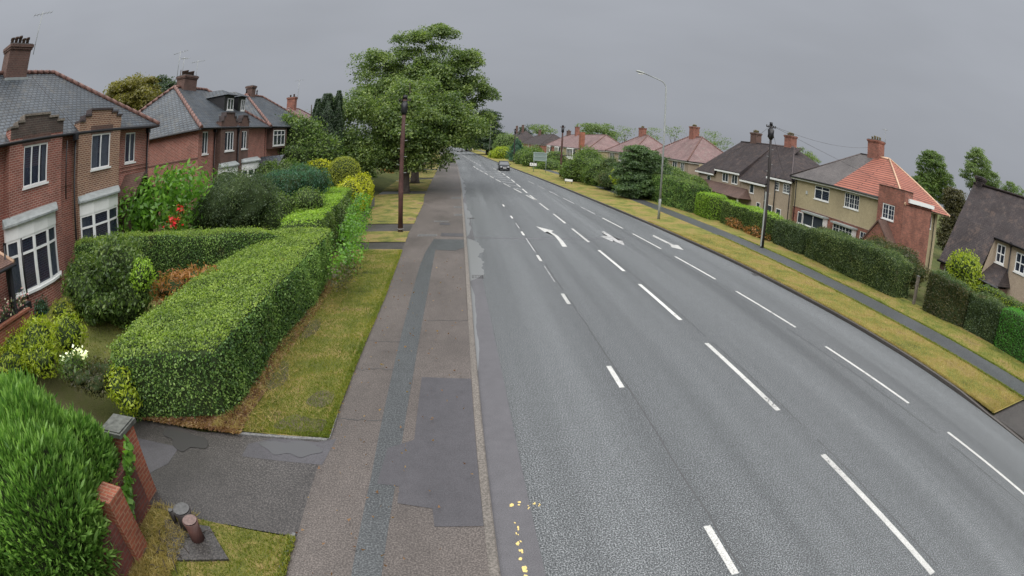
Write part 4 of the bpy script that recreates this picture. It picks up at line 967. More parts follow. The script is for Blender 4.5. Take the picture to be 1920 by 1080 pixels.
# ---- second pair
h2 = empty('semi_detached_house', (-18.5, 33.5, GLZ), label='slate roofed brick pair of houses with two small dormers, second up the left-hand row', cat='house')
fr = FR((-14.3, 0, 0), YU, XP); W = [(25.1, 25.85, 5.2, 6.45), (31.1, 31.95, 5.2, 6.45), (33.2, 34.6, 2.2, 4.0)]
mb = MB(); facade(mb, fr, 24.6, 35.2, .8, 6.55, W); mb.build('wall', M['brickL'], h2)
for q in W[:2]: window(h2, fr, *q, nv=2, near=True, curtain=.5)
window(h2, fr, *W[2], nv=3)
solid_wall(h2, [(-14.3, 24.6), (-23.5, 24.6)], .8, 6.6, M['brickL'], 'side_wall'); solid_wall(h2, [(-23.5, 24.6), (-23.5, 40), (-14.3, 40)], .8, 6.5, M['brickL'], 'rear_wall')
m = MB(); m.box((-14.28, 24.56, 5.0), (-23.5, 24.6, 5.08)); m.build('string_course', M['ridge'], h2)
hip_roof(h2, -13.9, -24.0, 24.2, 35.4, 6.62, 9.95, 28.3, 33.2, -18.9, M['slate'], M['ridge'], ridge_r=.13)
def arch_steps(y0, y1, zb, zt):
    w_ = (y1 - y0); return [(y0, y0 + .12 * w_, zb), (y0 + .12 * w_, y0 + .24 * w_, zb + (zt - zb) * .55), (y0 + .24 * w_, y1 - .24 * w_, zt), (y1 - .24 * w_, y1 - .12 * w_, zb + (zt - zb) * .55), (y1 - .12 * w_, y1, zb)]
W = (27.55, 28.85, 5.2, 6.35); p = parapet_bay(h2, -13.95, 26.9, 29.3, arch_steps(26.9, 29.3, 6.95, 7.45), M['brickP'], M['ridged'], W); window(p, FR((-13.95, 0, 0), YU, XP), *W, nv=3, curtain=.4)
W = (30.35 - .3, 31.3 - .3, 5.2, 6.35)
W = (30.15, 31.0, 5.2, 6.35); p = parapet_bay(h2, -13.95, 29.75, 31.3, arch_steps(29.75, 31.3, 6.9, 7.3), M['brickP'], M['ridged'], W); 
window(p, FR((-13.95, 0, 0), YU, XP), *W, nv=2, curtain=.4)
# decorated ground-floor bay with white boards
bay(h2, -13.95, 26.9, 29.2, 2.3, 3.7, 4.3, .55, M['brickL'], 5, zg0=.8); bay(h2, -13.95, 30.3, 33.0, 2.3, 3.9, 4.35, .55, M['brickL'], 5, zg0=.8)
downpipe(h2, -13.9, 29.5, .8, 6.4); downpipe(h2, -14.22, 26.6, .8, 6.4)
ch = chimney(h2, (-18.9, 30.0), .7, 1.9, 9.3, 10.75, M['brickP'], 6, axis='y'); aerial(ch, (-18.6, 28.0, 10.4), 1.9, ang=.3); aerial(ch, (-18.8, 31.1, 10.4), 1.6, ang=.9); aerial(ch, (-19.0, 29.3, 10.4), 1.7, ang=1.6)
for (ya, yb) in ((30.9, 32.5), (33.3, 34.6)):
    frd = FR((-15.9, 0, 0), YU, XP); dm = MB(); dm.box((-15.9, ya, 7.9), (-18.6, yb, 9.0)); d_ = dm.build('dormer', M['black'], h2); yc = (ya + yb) / 2
    r = MB(); A, B, Cc, D = (-15.6, ya - .2, 9.0), (-15.6, yb + .2, 9.0), (-19.0, yb + .2, 9.0), (-19.0, ya - .2, 9.0); E1, F1 = (-16.6, yc, 9.5), (-19.0, yc, 9.6)
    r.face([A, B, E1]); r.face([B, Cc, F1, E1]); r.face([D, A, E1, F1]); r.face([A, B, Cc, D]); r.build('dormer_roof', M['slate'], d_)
    window(h2, frd, ya + .45, yb - .15, 8.0, 8.8, nv=2, d=.005, near=False)
gable_porch(h2, -14.3, -12.6, 33.3, 36.0, .9, 3.7, 4.5, M['slate'], M['white'], M['black'])

# ---- third pair: pale bay window, hipped slate roof behind finials
h3 = empty('semi_detached_house', (-18.5, 44, 1.0), label='brick house with white upstairs bay and two roof finials, behind leafy shrubs', cat='house')
solid_wall(h3, [(-23, 35.6), (-14.4, 35.6), (-14.4, 47), (-23, 47)], .8, 6.6, M['brickL'])
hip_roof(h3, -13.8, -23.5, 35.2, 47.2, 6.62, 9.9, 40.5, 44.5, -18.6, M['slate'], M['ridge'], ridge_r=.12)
for yy in (40.5, 43.0):
    m = MB(); m.tube([(-18.6, yy, 9.9), (-18.6, yy, 10.3), (-18.6, yy, 10.35), (-18.6, yy, 10.5)], [.1, .05, .1, .04], 7); m.build('finial', M['ridged'], h3)
fr3 = FR((-13.9, 0, 0), YU, XP); m = MB(); m.box((-14.4, 35.9, 5.0), (-13.9, 39.2, 6.5)); m.build('oriel', M['brickP'], h3)
window(h3, fr3, 36.0, 38.6, 5.2, 6.35, nv=3, trans=(.68,), d=.005, near=False); window(h3, FR((-14.38, 0, 0), YU, XP), 40.5, 42, 5.2, 6.3, nv=2, d=0.005, near=False)
chimney(h3, (-18.6, 41.5), .6, .9, 9.7, 10.7, M['brickP'], 0)
# ---- fourth, chimney and red hips over the trees
h4 = empty('semi_detached_house', (-21, 60, .8), label='distant brick house with red tiled hips mostly hidden by garden trees', cat='house')
solid_wall(h4, [(-25, 54), (-16, 54), (-16, 66), (-25, 66), (-25, 54)], .3, 6.4, M['brickL']); hip_roof(h4, -15.6, -25.4, 53.6, 66.4, 6.4, 9.6, 58, 62, -20.5, M['pinktile'], M['ridge'])
ch = chimney(h4, (-20.5, 59.0), 1.0, .9, 9.2, 10.9, M['brickR'], 2); aerial(ch, (-19.9, 59.4, 10.5), 2.6)
window(h4, FR((-15.98, 0, 0), YU, XP), 56, 58.5, 4.7, 6.0, nv=3, d=.005, near=False)

# ================================================================== HOUSES ON THE RIGHT (facades face -x)
def FW(X): return FR((X, 0, 0), YU, XM)
GR = -.5
def flat_bay(parent, X, y0, y1, z0, zs, zw, out, mat, nv=4, bars=(2, 3), hoodm=None, sides=True, fr_m=None):
    b = MB(); b.box((X - out, y0, z0), (X, y1, zs - .07)); w_ = b.build('bay_window', mat, parent)
    window(w_, FR((X - out, 0, 0), YU, XM), y0 + .03, y1 - .03, zs, zw, nv=nv, bars=bars, d=-.06, name='frame', near=False)
    k = MB(); k.box((X - out + .1, y0 + .02, zs), (X, y1 - .02, zw)); k.build('side_light', M['white'], w_)
    hd = MB(); hd.box((X - out - .2, y0 - .15, zw + .003), (X + .0, y1 + .15, zw + .14)); hd.build('hood', hoodm or M['lead'], w_)
    return w_
# ---- R1: half grey, half new red roof, brick tower
r1 = empty('semi_detached_house', (34, 34, GR), label='pebbledashed pair of houses with a roof half grey and half bright red tiles', cat='house')
W = [(31.25, 33.3, 2.98, 4.22), (35.55, 37.85, 2.95, 4.2)]
mb = MB(); facade(mb, FW(30), 28.3, 41.2, 1.75, 4.5, W); mb.build('wall', M['render'], r1)
mb = MB(); G = [(29.9, 30.75, .5, 1.45)]; facade(mb, FW(29.99), 28.3, 41.2, GR - .3, 1.72, G); mb.build('brick_wall', M['brickR'], r1)
window(r1, FW(29.99), *G[0], nv=1, bars=(2, 2), near=False)
m = MB(); m.obox(FW(29.99), 28.3, 41.2, 1.72, 1.78, 0, .05); m.build('string_course', M['renderp'], r1)
window(r1, FW(30), *W[0], nv=3, bars=(2, 3), near=False, fw=.075); w_ = window(r1, FW(30), *W[1], nv=2, trans=(.72,), near=True, fw=.09, curtain=0.0)
m = MB()
for i in range(5): m.obox(FW(30), 35.65, 37.75, 3.08 + .15 * i, 3.13 + .15 * i, -.2, -.17)
m.build('blind', M['curtain'], w_)
flat_bay(r1, 30, 30.9 + .3, 34.0, GR, .35, 1.42, .55, M['brickR'], nv=3, bars=(2, 3)); flat_bay(r1, 30, 35.4, 38.7, GR, .4, 1.5, .55, M['brickR'], nv=2, bars=None)
window(r1, FW(29.99), 39.4, 40.2, .3, 1.35, nv=1, d=.006, near=False)
m = MB(); m.obox(FW(30), 38.9, 39.15, 3.15, 3.45, 0, .09); m.build('alarm_box', M['curtain'], r1)
solid_wall(r1, [(30, 41.2), (36.3, 41.2), (36.3, 28.3), (36.0, 28.3)], GR - .3, 4.5, M['render'], 'rear_wall')
solid_wall(r1, [(33.6, 28.3), (36.0, 28.3)], GR - .3, 4.6, M['render'], 'recess_wall'); 
# roof: grey half and red half
hip = [(29.6, 25.2), (36.7, 25.2), (36.7, 41.6), (29.6, 41.6)]; ze = 4.55; E1, F1 = (34, 31.5, 8.0), (34, 35.6, 8.0); MY = 34.0
cut = (29.6, 33.2 + 1.0, ze); A, B, Cc, D = [(x, y, ze) for x, y in hip]
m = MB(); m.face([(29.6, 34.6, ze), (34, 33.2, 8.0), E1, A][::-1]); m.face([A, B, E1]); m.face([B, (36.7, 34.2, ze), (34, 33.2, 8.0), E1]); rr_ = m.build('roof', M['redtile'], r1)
m = MB(); m.tube([A, E1], .1, 6); m.tube([E1, (34, 33.2, 8.0)], .1, 6); m.tube([B, E1], .1, 6); m.build('hip_tiles', M['ridgel'], rr_)
m = MB(); m.face([D, (29.6, 34.6, ze), (34, 33.2, 8.0), F1]); m.face([D, Cc, F1]); m.face([Cc, (36.7, 34.2, ze), (34, 33.2, 8.0), F1]); r2_ = m.build('roof', M['greytile'], r1, label='grey half of the roof')
m = MB(); m.tube([(34, 33.2, 8.0), F1], .09, 6); m.tube([F1, D], .08, 6); m.build('hip_tiles', M['ridged'], r2_)
m = MB(); m.box((29.68, 28.45, 4.3), (30.0, 41.5, 4.49)); m.build('fascia', M['offwhite'], r1); m = MB(); m.tube([(29.58, 28.45, 4.5), (29.58, 41.6, 4.5)], .06, 6); m.tube([(29.58, 41.6, 4.5), (36.6, 41.6, 4.5)], .06, 6); m.build('gutter', M['black'], r1)
m = MB(); m.box((29.75, 25.35, 4.43), (36.5, 41.5, 4.5)); m.build('soffit', M['render'], r1)
# brick tower on the near corner
W = (26.35, 27.8, 3.05, 4.2)
mb = MB(); facade(mb, FW(29.55), 25.3, 28.4, GR - .3, 5.5, [W]); mb.face([(29.55, 25.3, 5.5), (29.55, 28.4, 5.5), (30.7, 28.4, 5.5), (30.7, 25.3, 5.5)])
mb.face([(29.55, 28.4, GR), (30.7, 28.4, GR), (30.7, 28.4, 5.5), (29.55, 28.4, 5.5)]); mb.face([(29.55, 25.3, GR - .3), (33.6, 25.3, GR - .3), (33.6, 25.3, 5.0), (29.55, 25.3, 5.0)]); mb.face([(29.55, 25.3, 5.0), (30.0, 25.3, 5.0), (30.0, 25.3, 5.5), (29.55, 25.3, 5.5)])
mb.face([(33.6, 25.3, GR - .3), (33.6, 28.3, GR - .3), (33.6, 28.3, 5.0), (33.6, 25.3, 5.0)]); mb.face([(30.0, 25.3, 5.5), (30.7, 25.3, 5.5), (30.7, 25.3, 5.0), (30, 25.3, 5.0)])
tw = mb.build('corner_tower', M['brickR'], r1); window(tw, FW(29.55), *W, nv=2, bars=(2, 3), near=False, fw=.08)
m = MB(); m.box((29.5, 25.24, 5.503), (30.75, 28.46, 5.56)); m.build('coping', M['brickP'], tw)
m = MB(); m.box((30.1, 25.1, 4.72), (33.75, 25.296, 5.02)); m.build('fascia', M['white'], tw)
m = MB(); m.box((33.6, 26.2, GR - .3), (35.9, 28.3, 4.5)); m.build('rear_wing', M['render'], r1); window(r1, FR((0, 26.2, 0), XP, YM), 34.2, 34.9, 3.1, 4.25, nv=1, d=.006, near=False); downpipe(r1, 35.3, 26.1, GR, 4.5)
gp = MB(); gp.prism([(28.5, 25.5, GR), (28.5, 28.6, GR), (28.5, 28.6, 1.25), (28.5, 27.1, 2.75), (28.5, 25.5, 1.15)], (1.05, 0, 0)); pc = gp.build('porch', M['brickR'], r1)
m = MB(); m.prism([(28.4, 25.3, 1.0), (28.4, 27.1, 2.8), (28.4, 27.1, 2.95), (28.4, 25.3, 1.15)], (1.15, 0, 0)); m.prism([(28.4, 28.8, 1.0), (28.4, 27.1, 2.8), (28.4, 27.1, 2.95), (28.4, 28.8, 1.15)], (1.15, 0, 0)); m.build('porch_roof', M['brownroof'], pc)
window(pc, FW(28.5), 26.4, 28.0, .4, 1.1, nv=3, d=.006, near=False, frame=M['dark'])
downpipe(r1, 29.93, 28.62, GR, 4.4); downpipe(r1, 29.93, 40.9, GR, 4.4)
ch = chimney(r1, (34.1, 33.5), .85, 1.6, 7.2, 9.45, M['brickR'], 4, M['potg'], axis='y'); aerial(ch, (34.4, 32.5, 9.2), 1.5)
# ---- R2: brown tiled, stepped eaves, long porch roof
r2 = empty('semi_detached_house', (35, 53, GR), label='house pair under a big dark brown tiled roof with stepped white eaves', cat='house')
W = [(43.1, 44.3, 2.85, 3.7), (41.75, 42.7, 2.7, 3.6)]
Wr = [(42.0, 43.2, 2.75, 3.62), (44.0, 44.75, 2.8, 3.62)]
mb = MB(); facade(mb, FW(30), 41.7, 46.2, GR, 4.0, []); facade(mb, FW(30.1), 46.2, 64, GR, 3.05, []); facade(mb, FW(30.05), 52.3, 58.6, 2.0, 3.65, []); mb.face([(30, 46.2, GR), (30.2, 46.2, GR), (30.2, 46.2, 4), (30, 46.2, 4)]); mb.build('wall', M['renderp'], r2)
solid_wall(r2, [(30, 41.7), (38, 41.7), (38, 64), (30.1, 64)], GR, 3.9, M['render'], 'side_wall')
window(r2, FW(30), *Wr[0], nv=2, bars=(2, 3), d=.006, near=False); window(r2, FW(30), *Wr[1], nv=1, bars=(2, 3), d=.006, near=False)
for q, nv in (((49.2, 50.1, 1.8, 2.8), 1), ((53.0, 54.4, 2.35, 3.4), 2), ((55.3, 56.8, 2.35, 3.4), 2), ((60.2, 61.2, 1.7, 2.65), 1)): window(r2, FW(30.05 if q[0] > 51 and q[0] < 58 else 30.1), *q, nv=nv, d=.006, near=False)
for q in ((47.6, 48.4, .1, 1.0), (45.0, 46.0, .3, 1.1), (43.3, 44.2, .0, 1.0)): window(r2, FW(30.0 if q[0] < 46 else 30.1), *q, nv=1, d=.006, near=False)
m = MB()
# main slopes with stepped eaves
xr, zr = 34.5, 7.7
def slope(y0, y1, ze_, xe, ya=None, yb=None):
    ya = y0 if ya is None else ya; yb = y1 if yb is None else yb
    m.face([(xe, y0, ze_), (xe, y1, ze_), (xr, yb, zr), (xr, ya, zr)])
slope(58.6, 64.4, 3.05, 29.7, 58.6, 60.5); slope(52.2, 58.6, 3.72, 29.75); slope(46.3, 52.2, 3.1, 29.7); slope(41.3, 46.3, 4.05, 29.65, 48.0, 48.6)
m.face([(xr, 48.0, zr), (xr, 48.6, zr), (xr, 46.3, zr - .02), (29.7, 46.3, 4.0)])
m.face([(29.65, 41.3, 4.05), (39.4, 41.3, 4.05), (xr, 48, zr)]); m.face([(29.7, 64.4, 3.05), (39.4, 64.4, 3.05), (xr, 60.5, zr)]); m.face([(39.4, 41.3, 4.05), (39.4, 64.4, 3.05), (xr, 60.5, zr), (xr, 48, zr)])
for (y, za, zb) in ((52.2, 3.1, 3.72), (58.6, 3.05, 3.72)): m.face([(29.75, y, za), (29.75, y, zb), (xr, y, zr), (xr, y, zr - .1)])
rf = m.build('roof', M['darktile'], r2)
m = MB(); m.tube([(xr, 48, zr), (xr, 60.5, zr)], .1, 6); m.tube([(xr, 48, zr), (29.65, 41.3, 4.05)], .09, 6); m.build('ridge_tiles', M['ridged'], rf)
m = MB()
for (y0, y1, ze_, xe) in ((58.8, 64.3, 3.0, 29.7), (52.2, 58.6, 3.65, 29.72), (46.4, 52.0, 3.03, 29.7), (41.4, 46.2, 3.98, 29.65)): m.box((xe, y0, ze_ - .2), (xe + .1, y1, ze_ - .01))
m.build('fascia', M['white'], r2)
m = MB(); m.face([(28.4, 49.6, 1.05), (28.4, 62.6, 1.05), (30.05, 61.6, 2.1), (30.05, 50.6, 2.1)]); m.face([(28.4, 49.6, 1.05), (30.05, 49.6, 1.05), (30.05, 50.6, 2.1)]); m.face([(28.4, 49.6, .98), (28.4, 62.6, .98), (30.05, 62.6, .98), (30.05, 49.6, .98)]); m.face([(28.4, 49.6, 1.05), (28.4, 62.6, 1.05), (28.4, 62.6, .98), (28.4, 49.6, .98)])
pr = m.build('porch', M['brownroof'], r2)
for yy in (50.3, 53.0, 55.0, 55.6, 58.0, 61.5):
    k = MB(); k.box((28.6, yy - .08, GR), (28.76, yy + .08, 1.0)); k.build('post', M['white'], pr)
downpipe(r2, 29.9, 46.6, GR, 3.0); downpipe(r2, 29.9, 41.9, GR, 3.8); downpipe(r2, 29.85, 44.6, GR, 4.6, r=.06, hop=False)
for cy_ in (49.2, 57.2): chimney(r2, (34.8, cy_), .8, 1.5, 7.2, 9.0, M['brickR'] if cy_ < 50 else M['brickP'], 4, M['potg'], axis='y')

# ---- far row, each its own house with hipped roof
def far_house(label, X, y0, y1, ze, zr, hipn, dep, tile, wall, wins, chims, ridgem='ridge', z0=GR, bayzs=(), over=.4, lower=None, pots=None):
    t = empty('semi_detached_house', (X + dep / 2, (y0 + y1) / 2, z0), label=label, cat='house', group='houses along the far side of the road')
    solid_wall(t, [(X + dep, y0), (X, y0), (X, y1), (X + dep, y1), (X + dep, y0)], z0 - .5, ze - .02, M[wall])
    if lower: 
        mm = MB(); mm.box((X - .02, y0, z0 - .3), (X, y1, lower[0])); mm.build('brick_base', M[lower[1]], t)
    hip_roof(t, X - over, X + dep + over, y0 - over, y1 + over, ze, zr, y0 + hipn, y1 - hipn, X + dep * .55, M[tile], M[ridgem] if ridgem else None, ridge_r=.11, fascia=M['offwhite'])
    for (a, b, c, d, nv) in wins: window(t, FW(X), a, b, c, d, nv=nv, d=.03, near=False, fw=.09)
    for (a, b, c, d) in bayzs:
        mm = MB(); mm.box((X - .6, a, c), (X, b, d)); bb = mm.build('bay', M['white'], t); window(bb, FW(X - .6), a + .1, b - .1, c + .55, d - .12, nv=4, d=.01, near=False, fw=.1)
        sd = FR((0, a, 0), XP, YM); window(bb, sd, X - .55, X - .05, c + .55, d - .12, nv=1, d=.01, near=False)
    for (cx, cy_, z1, mt) in chims: chimney(t, (cx, cy_), 1.0, 1.7, zr - .9, z1, M[mt], 4, pots or M['potg'], axis='y')
    return t
far_house('pink tiled pair of houses behind the dark evergreen tree and the lamp post', 30, 67.2, 84, 4.05, 7.9, 6.0, 8.5, 'pinktile', 'renderp', [(68.6, 69.9, 2.4, 3.75, 2), (71.2, 72.9, 2.3, 3.8, 2), (75.5, 77.8, 2.2, 3.8, 3), (79.5, 81.5, 2.2, 3.8, 3)], [(34.6, 76, 9.5, 'brickR')], lower=(1.2, 'brickR'))
far_house('small pink roofed house with central chimney between the leafy bush and the dark evergreen', 28.5, 88, 104, 4.0, 7.7, 6.5, 9, 'pinktile', 'renderp', [(90, 92.2, 2.3, 3.7, 3), (93.6, 96, 2.3, 3.7, 3), (99, 102, 2.3, 3.7, 3)], [(33.4, 97.5, 9.1, 'brickR')])
r5 = far_house('long pinkish house row with white upstairs bays and one tall orange stack', 26, 110, 166, 3.85, 7.4, 6, 9.5, 'pinktile', 'render', [(119, 121, 2.3, 3.6, 2), (139, 141, 2.3, 3.6, 2)], [(31, 146, 9.6, 'brickR'), (31, 170 - 12, 8.6, 'brickP')], bayzs=[(111, 114.5, 1.2, 3.7), (123.5, 131, 1.0, 3.7), (143, 149, 1.0, 3.7), (157, 163, 1.0, 3.7)])
m = MB(); m.box((25.6, 116.3, GR), (26.5, 118.3, 7.6)); m.build('chimney_stack', M['brickG'], r5, label='orange brick stack rising up the front wall')
m = MB(); m.box((25.9, 149.5, GR), (26.0, 157, 3.6)); m.build('brick_panel', M['brickG'], r5)
r6 = far_house('red brick houses with dark grey roofs and narrow white windows, beyond the long pinkish row', 25, 172, 228, 3.9, 7.6, 9, 10, 'darktile', 'brickR', [(178, 180, 1.5, 3.4, 1), (186, 188, 1.5, 3.4, 1), (194, 196, 1.5, 3.4, 1), (204, 207, 1.5, 3.4, 2)], [(30, 212, 9.4, 'brickP')], ridgem='ridged')
r7 = far_house('furthest brown roofed house with white gable windows, just right of the dark roadside trees', 22.5, 240, 300, 4.2, 9.6, 14, 12, 'darktile', 'render', [(245, 252, 1.5, 3.6, 3), (262, 270, 1.5, 3.6, 3)], [(28, 256, 12.4, 'brickP'), (28, 285, 12.6, 'brickP')], ridgem='ridged')
# ---- R0: barn-like house with a long dark catslide roof
r0 = empty('house', (30, 10, GR), label='house with a huge dark catslide tile roof and four-pane white windows', cat='house')
XR0, ZR0 = 29.6, 7.25
m = MB(); P = lambda x, y, z: (x, y, z)
# gable end slightly hipped at y=18; break in the slope half way
Xe, ze, Xm, zm = 24.6, 2.2, 27.0, 4.9
m.face([(Xe, 17.4, ze), (Xe, 14.1, ze), (26.05, 14.1, 3.85), (26.9, 14.1, 4.75), (27.0, 17.75, 4.9)]); m.face([(27.0, 17.75, 4.9), (26.9, 14.1, 4.75), (26.55, 14.1, 4.42), (26.55, 0, 4.42), (XR0, 0, ZR0), (XR0, 18.2, ZR0)])
m.face([(XR0, 18.2, ZR0), (34.5, 17.4, ze), (34.5, 0, ze), (XR0, 0, ZR0)])
rf0 = m.build('roof', M['darktile'], r0)
m = MB(); m.tube([(XR0, 0, ZR0 + .03), (XR0, 18.2, ZR0 + .03)], .1, 6); m.build('ridge_tiles', M['ridged'], rf0)
m = MB(); m.face([(Xe + .2, 17.35, GR), (34.3, 17.35, GR), (34.3, 17.35, 2.2), (XR0, 18.1, 7.2), (27, 17.7, 4.85), (Xe + .2, 17.35, 2.3)]); m.build('gable_wall', M['brickP'], r0)
FX = 26.75; Wn = [(13.15 + .1, 14.0, 3.15, 4.2), (11.5, 12.35, 3.1, 4.15)]
mb = MB(); facade(mb, FW(FX), 0, 14.1, GR - .3, 4.5, Wn, 0); facade(mb, FW(Xe + .25), 12.6, 17.4, GR - .3, 2.15, [(15.3, 17.0, 1.2, 2.0)], 1); mb.face([(FX, 14.1, 2.1), (Xe + .3, 14.1, 2.1), (26.1, 14.1, 3.85), (FX, 14.1, 4.5)], 0); mb.face([(Xe + .25, 12.6, GR - .3), (FX, 12.6, GR - .3), (FX, 12.6, 2.0), (Xe + .25, 12.6, 2.0)], 1); mb.build('wall', [M['renderp'], M['brickP']], r0)
for q in Wn: window(r0, FW(FX), *q, nv=2, trans=(.5,), near=True, curtain=.35, fw=.08)
window(r0, FW(Xe + .25), 15.3, 17.0, 1.2, 2.0, nv=4, near=False); window(r0, FW(Xe + .25), 13.0, 14.0, 1.0, 1.9, nv=1, d=.006, near=False); window(r0, FW(FX), 10.6, 12.0, .6, 1.3, nv=3, d=.006, near=False)
m = MB(); m.face([(Xe, 12.4, 2.15), (Xe, 14.1, 2.15), (FX, 14.1, 3.05), (FX, 12.9, 3.05)]); m.face([(Xe, 12.4, 2.15), (FX, 12.4, 2.15), (FX, 12.9, 3.05)]); m.build('lean_to_roof', M['darktile'], r0)
m = MB(); m.tube([(Xe - .03, 17.5, 2.15), (Xe - .03, 12.3, 2.1)], .06, 6); m.tube([(26.5, 14.2, 4.38), (26.5, 0, 4.38)], .06, 6); m.build('gutter', M['black'], r0); downpipe(r0, FX - .07, 12.8, GR, 4.3)
chimney(r0, (XR0 + .1, 17.6), .6, .6, 6.8, 7.75, M['darktile'], 0)

# ================================================================== HEDGES AND PLANTS, LEFT
def zt(x, y): return zg(x, y)
HG = 'clipped garden hedges'
hedge('hedge', [(-6.08, 7.95, 0, 1.55, 2.7), (-6.2, 8.4, 0, 1.6, 3.1), (-6.3, 9.2, 0, 1.6, 3.3), (-6.3, 10.5, 0, 1.6, 3.25), (-6.3, 12, .02, 1.62, 3.15), (-6.2, 14.5, .05, 1.65, 3.0), (-6.1, 17, .1, 1.7, 2.8), (-6.0, 19.2, .1, 1.75, 2.3)],
      M['privet'], M['privetl'], .06, 1000, .07, seed=11, label='big clipped green hedge along the grass verge, nearest the driveway', cat='hedge')
hedge('hedge', [(-13.4, 12.6, 1.35, 1.85, 1.0), (-11.5, 14.2, 1.0, 1.9, 1.1), (-9.5, 16, .5, 1.9, 1.1), (-7.0, 18.2, .15, 1.85, 1.1)],
      M['privet'], M['privetl'], .06, 850, .07, seed=12, label='dark green hedge running from the house bay across the garden to the street hedge', cat='hedge')
hedge('hedge', [(-6.3, 19.4, .1, 1.95, 1.6), (-6.9, 24, .1, 2.0, 2.0), (-7.6, 29, .1, 2.0, 2.2), (-8.3, 34, .1, 2.0, 2.2)],
      M['mid'], M['hedgeG'], .07, 520, .08, seed=13, label='flat topped lime green hedge in front of the round clipped dome', cat='hedge')
bush('shrub', [(-7.3, 33.5, 1.3, .9, 1.6, 1.5), (-7.5, 38, 1.2, .9, 2.2, 1.5)], M['gold'], .13, 120, .2, seed=14, label='tall yellow green variegated hedge at the corner before the side path', cat='shrub')
def at_gnd(x, y): return zt(x, y)
bush('topiary', [(-8.67, 38.00, 2.73) + (1.25, 1.25, 1.2), (-8.66, 38.00, 2.22) + (1.3, 1.3, 1.0)], M['dome'], .1, 240, .03, seed=15, depth=.02, label='large round clipped olive green dome', cat='topiary bush')
bush('shrub', [(-10.95, 39.00, 2.97) + (1.2, 1.1, .8)], M['gold'], .14, 110, .2, seed=16, label='bright yellow bush just left of the round dome', cat='shrub')
bush('juniper', [(-9.76, 28.00, 2.94) + (1.1, 1.1, .8), (-9.24, 29.00, 2.90) + (1.0, 1.1, .85), (-8.69, 30.00, 2.78) + (.9, 1.0, .85), (-10.62, 28.00, 2.99) + (.9, 1.0, .7)], M['blue'], .15, 210, .2, aspect=.25, upright=.5, seed=17, label='blue green feathery conifer clump behind the street hedge', cat='conifer bush')
bush('laurel_bush', [(-13.40, 16.60, 3.25) + (.9, .8, .8), (-12.23, 17.50, 3.70) + (1.2, 1.0, 1.0), (-11.80, 19.00, 3.94) + (1.1, 1, .8), (-12.83, 17.20, 3.53) + (1.0, .9, .9), (-12.03, 18.60, 3.24) + (.9, .8, 1.1)], M['laurel'], .3, 42, .25, seed=18, aspect=.42, droop=.5, depth=.3, core=False, label='fresh green shrub with long broad leaves in front of the first house porch', cat='shrub')
bush('shrub', [(-10.29, 21.50, 2.68) + (1.9, 1.6, 1.35), (-11.00, 20.50, 2.53) + (1.3, 1.2, 1.0), (-9.46, 23.00, 2.42) + (1.2, 1.2, 1.0), (-10.98, 22.00, 3.39) + (1.1, 1, .8), (-9.62, 22.00, 3.05) + (1.0, 1, .9)], M['dk2'], .11, 230, .25, seed=19, aspect=.3, depth=.25, label='dark spiky leaved shrub rising behind the middle hedge', cat='shrub')
bush('shrub', [(-8.22, 22.00, 2.13) + (1.0, 1.0, .8), (-7.22, 24.00, 2.30) + (.9, .9, .6)], M['mid'], .09, 220, .25, seed=20, label='small green shrub filling between the dark shrub and the lime hedge', cat='shrub')
bush('rose_bush', [(-11.16, 17.60, 2.90) + (.4, .4, .55), (-11.38, 17.30, 2.56) + (.45, .4, .4)], M['laurel'], .14, 130, .3, seed=21, core=False, extra=[([tuple(np.array((-10.96, 17.30, 3.21)) + RNG.normal(0, .12, 3)) for _ in range(34)] + [tuple(np.array((-11.11, 17.00, 2.78)) + RNG.normal(0, .15, 3)) for _ in range(50)], .13, 2, .9)], mats=[M['red']], label='rose bush with bright red blooms behind the middle hedge', cat='flowering bush')
# front garden, near house
bush('shrub', [(-10.31, 11.60, 2.35) + (1.05, .9, .8), (-11.30, 11.00, 1.91) + (1.0, .8, .75), (-9.65, 11.40, 1.62) + (.95, .8, .7), (-10.34, 10.80, 1.58) + (.8, .6, .45), (-10.08, 11.70, 2.62) + (.6, .6, .5), (-11.98, 11.30, 2.24) + (.55, .5, .5)], M['mid'], .12, 200, .38, seed=22, label='bushy green shrub against the dark hedge beside the brick bay', cat='shrub')
bush('shrub', [(-8.70, 11.20, 2.26) + (.45, .4, .35)], M['hedgeG'], .09, 260, .3, seed=23, label='little fresh green shrub, brightest against the dark hedge', cat='shrub')
bush('fern', [(-8.65, 13.00, 1.37) + (.9, .7, .35), (-8.05, 13.60, 1.49) + (.8, .6, .3)], M['rust'], .2, 150, .3, seed=24, aspect=.22, depth=.4, label='heap of rust brown dead bracken behind the front hedge', cat='fern')
bush('shrub', [(-11.79, 9.90, 1.52) + (.55, .5, .45)], M['dome'], .08, 300, .2, seed=25, label='rounded olive gold shrub next to the end of the low brick wall', cat='shrub')
bush('conifer_bush', [(-13.15, 9.90, 1.66) + (.3, .3, .4)], M['blue'], .08, 300, .2, seed=26, label='small bluish bush between the brick bay and the low wall', cat='shrub')
bush('shrub', [(-12.58, 7.60, 1.43) + (1.0, .7, .55), (-10.97, 7.80, 1.59) + (1.0, .7, .5), (-9.56, 8.10, 1.70) + (.6, .55, .48), (-11.60, 6.90, 1.21) + (.8, .6, .5), (-10.17, 7.30, 1.43) + (.7, .5, .35)], M['goldg'], .13, 200, .25, seed=27, aspect=.3, droop=.4, label='wide yellow green shrub below the low brick wall', cat='shrub')
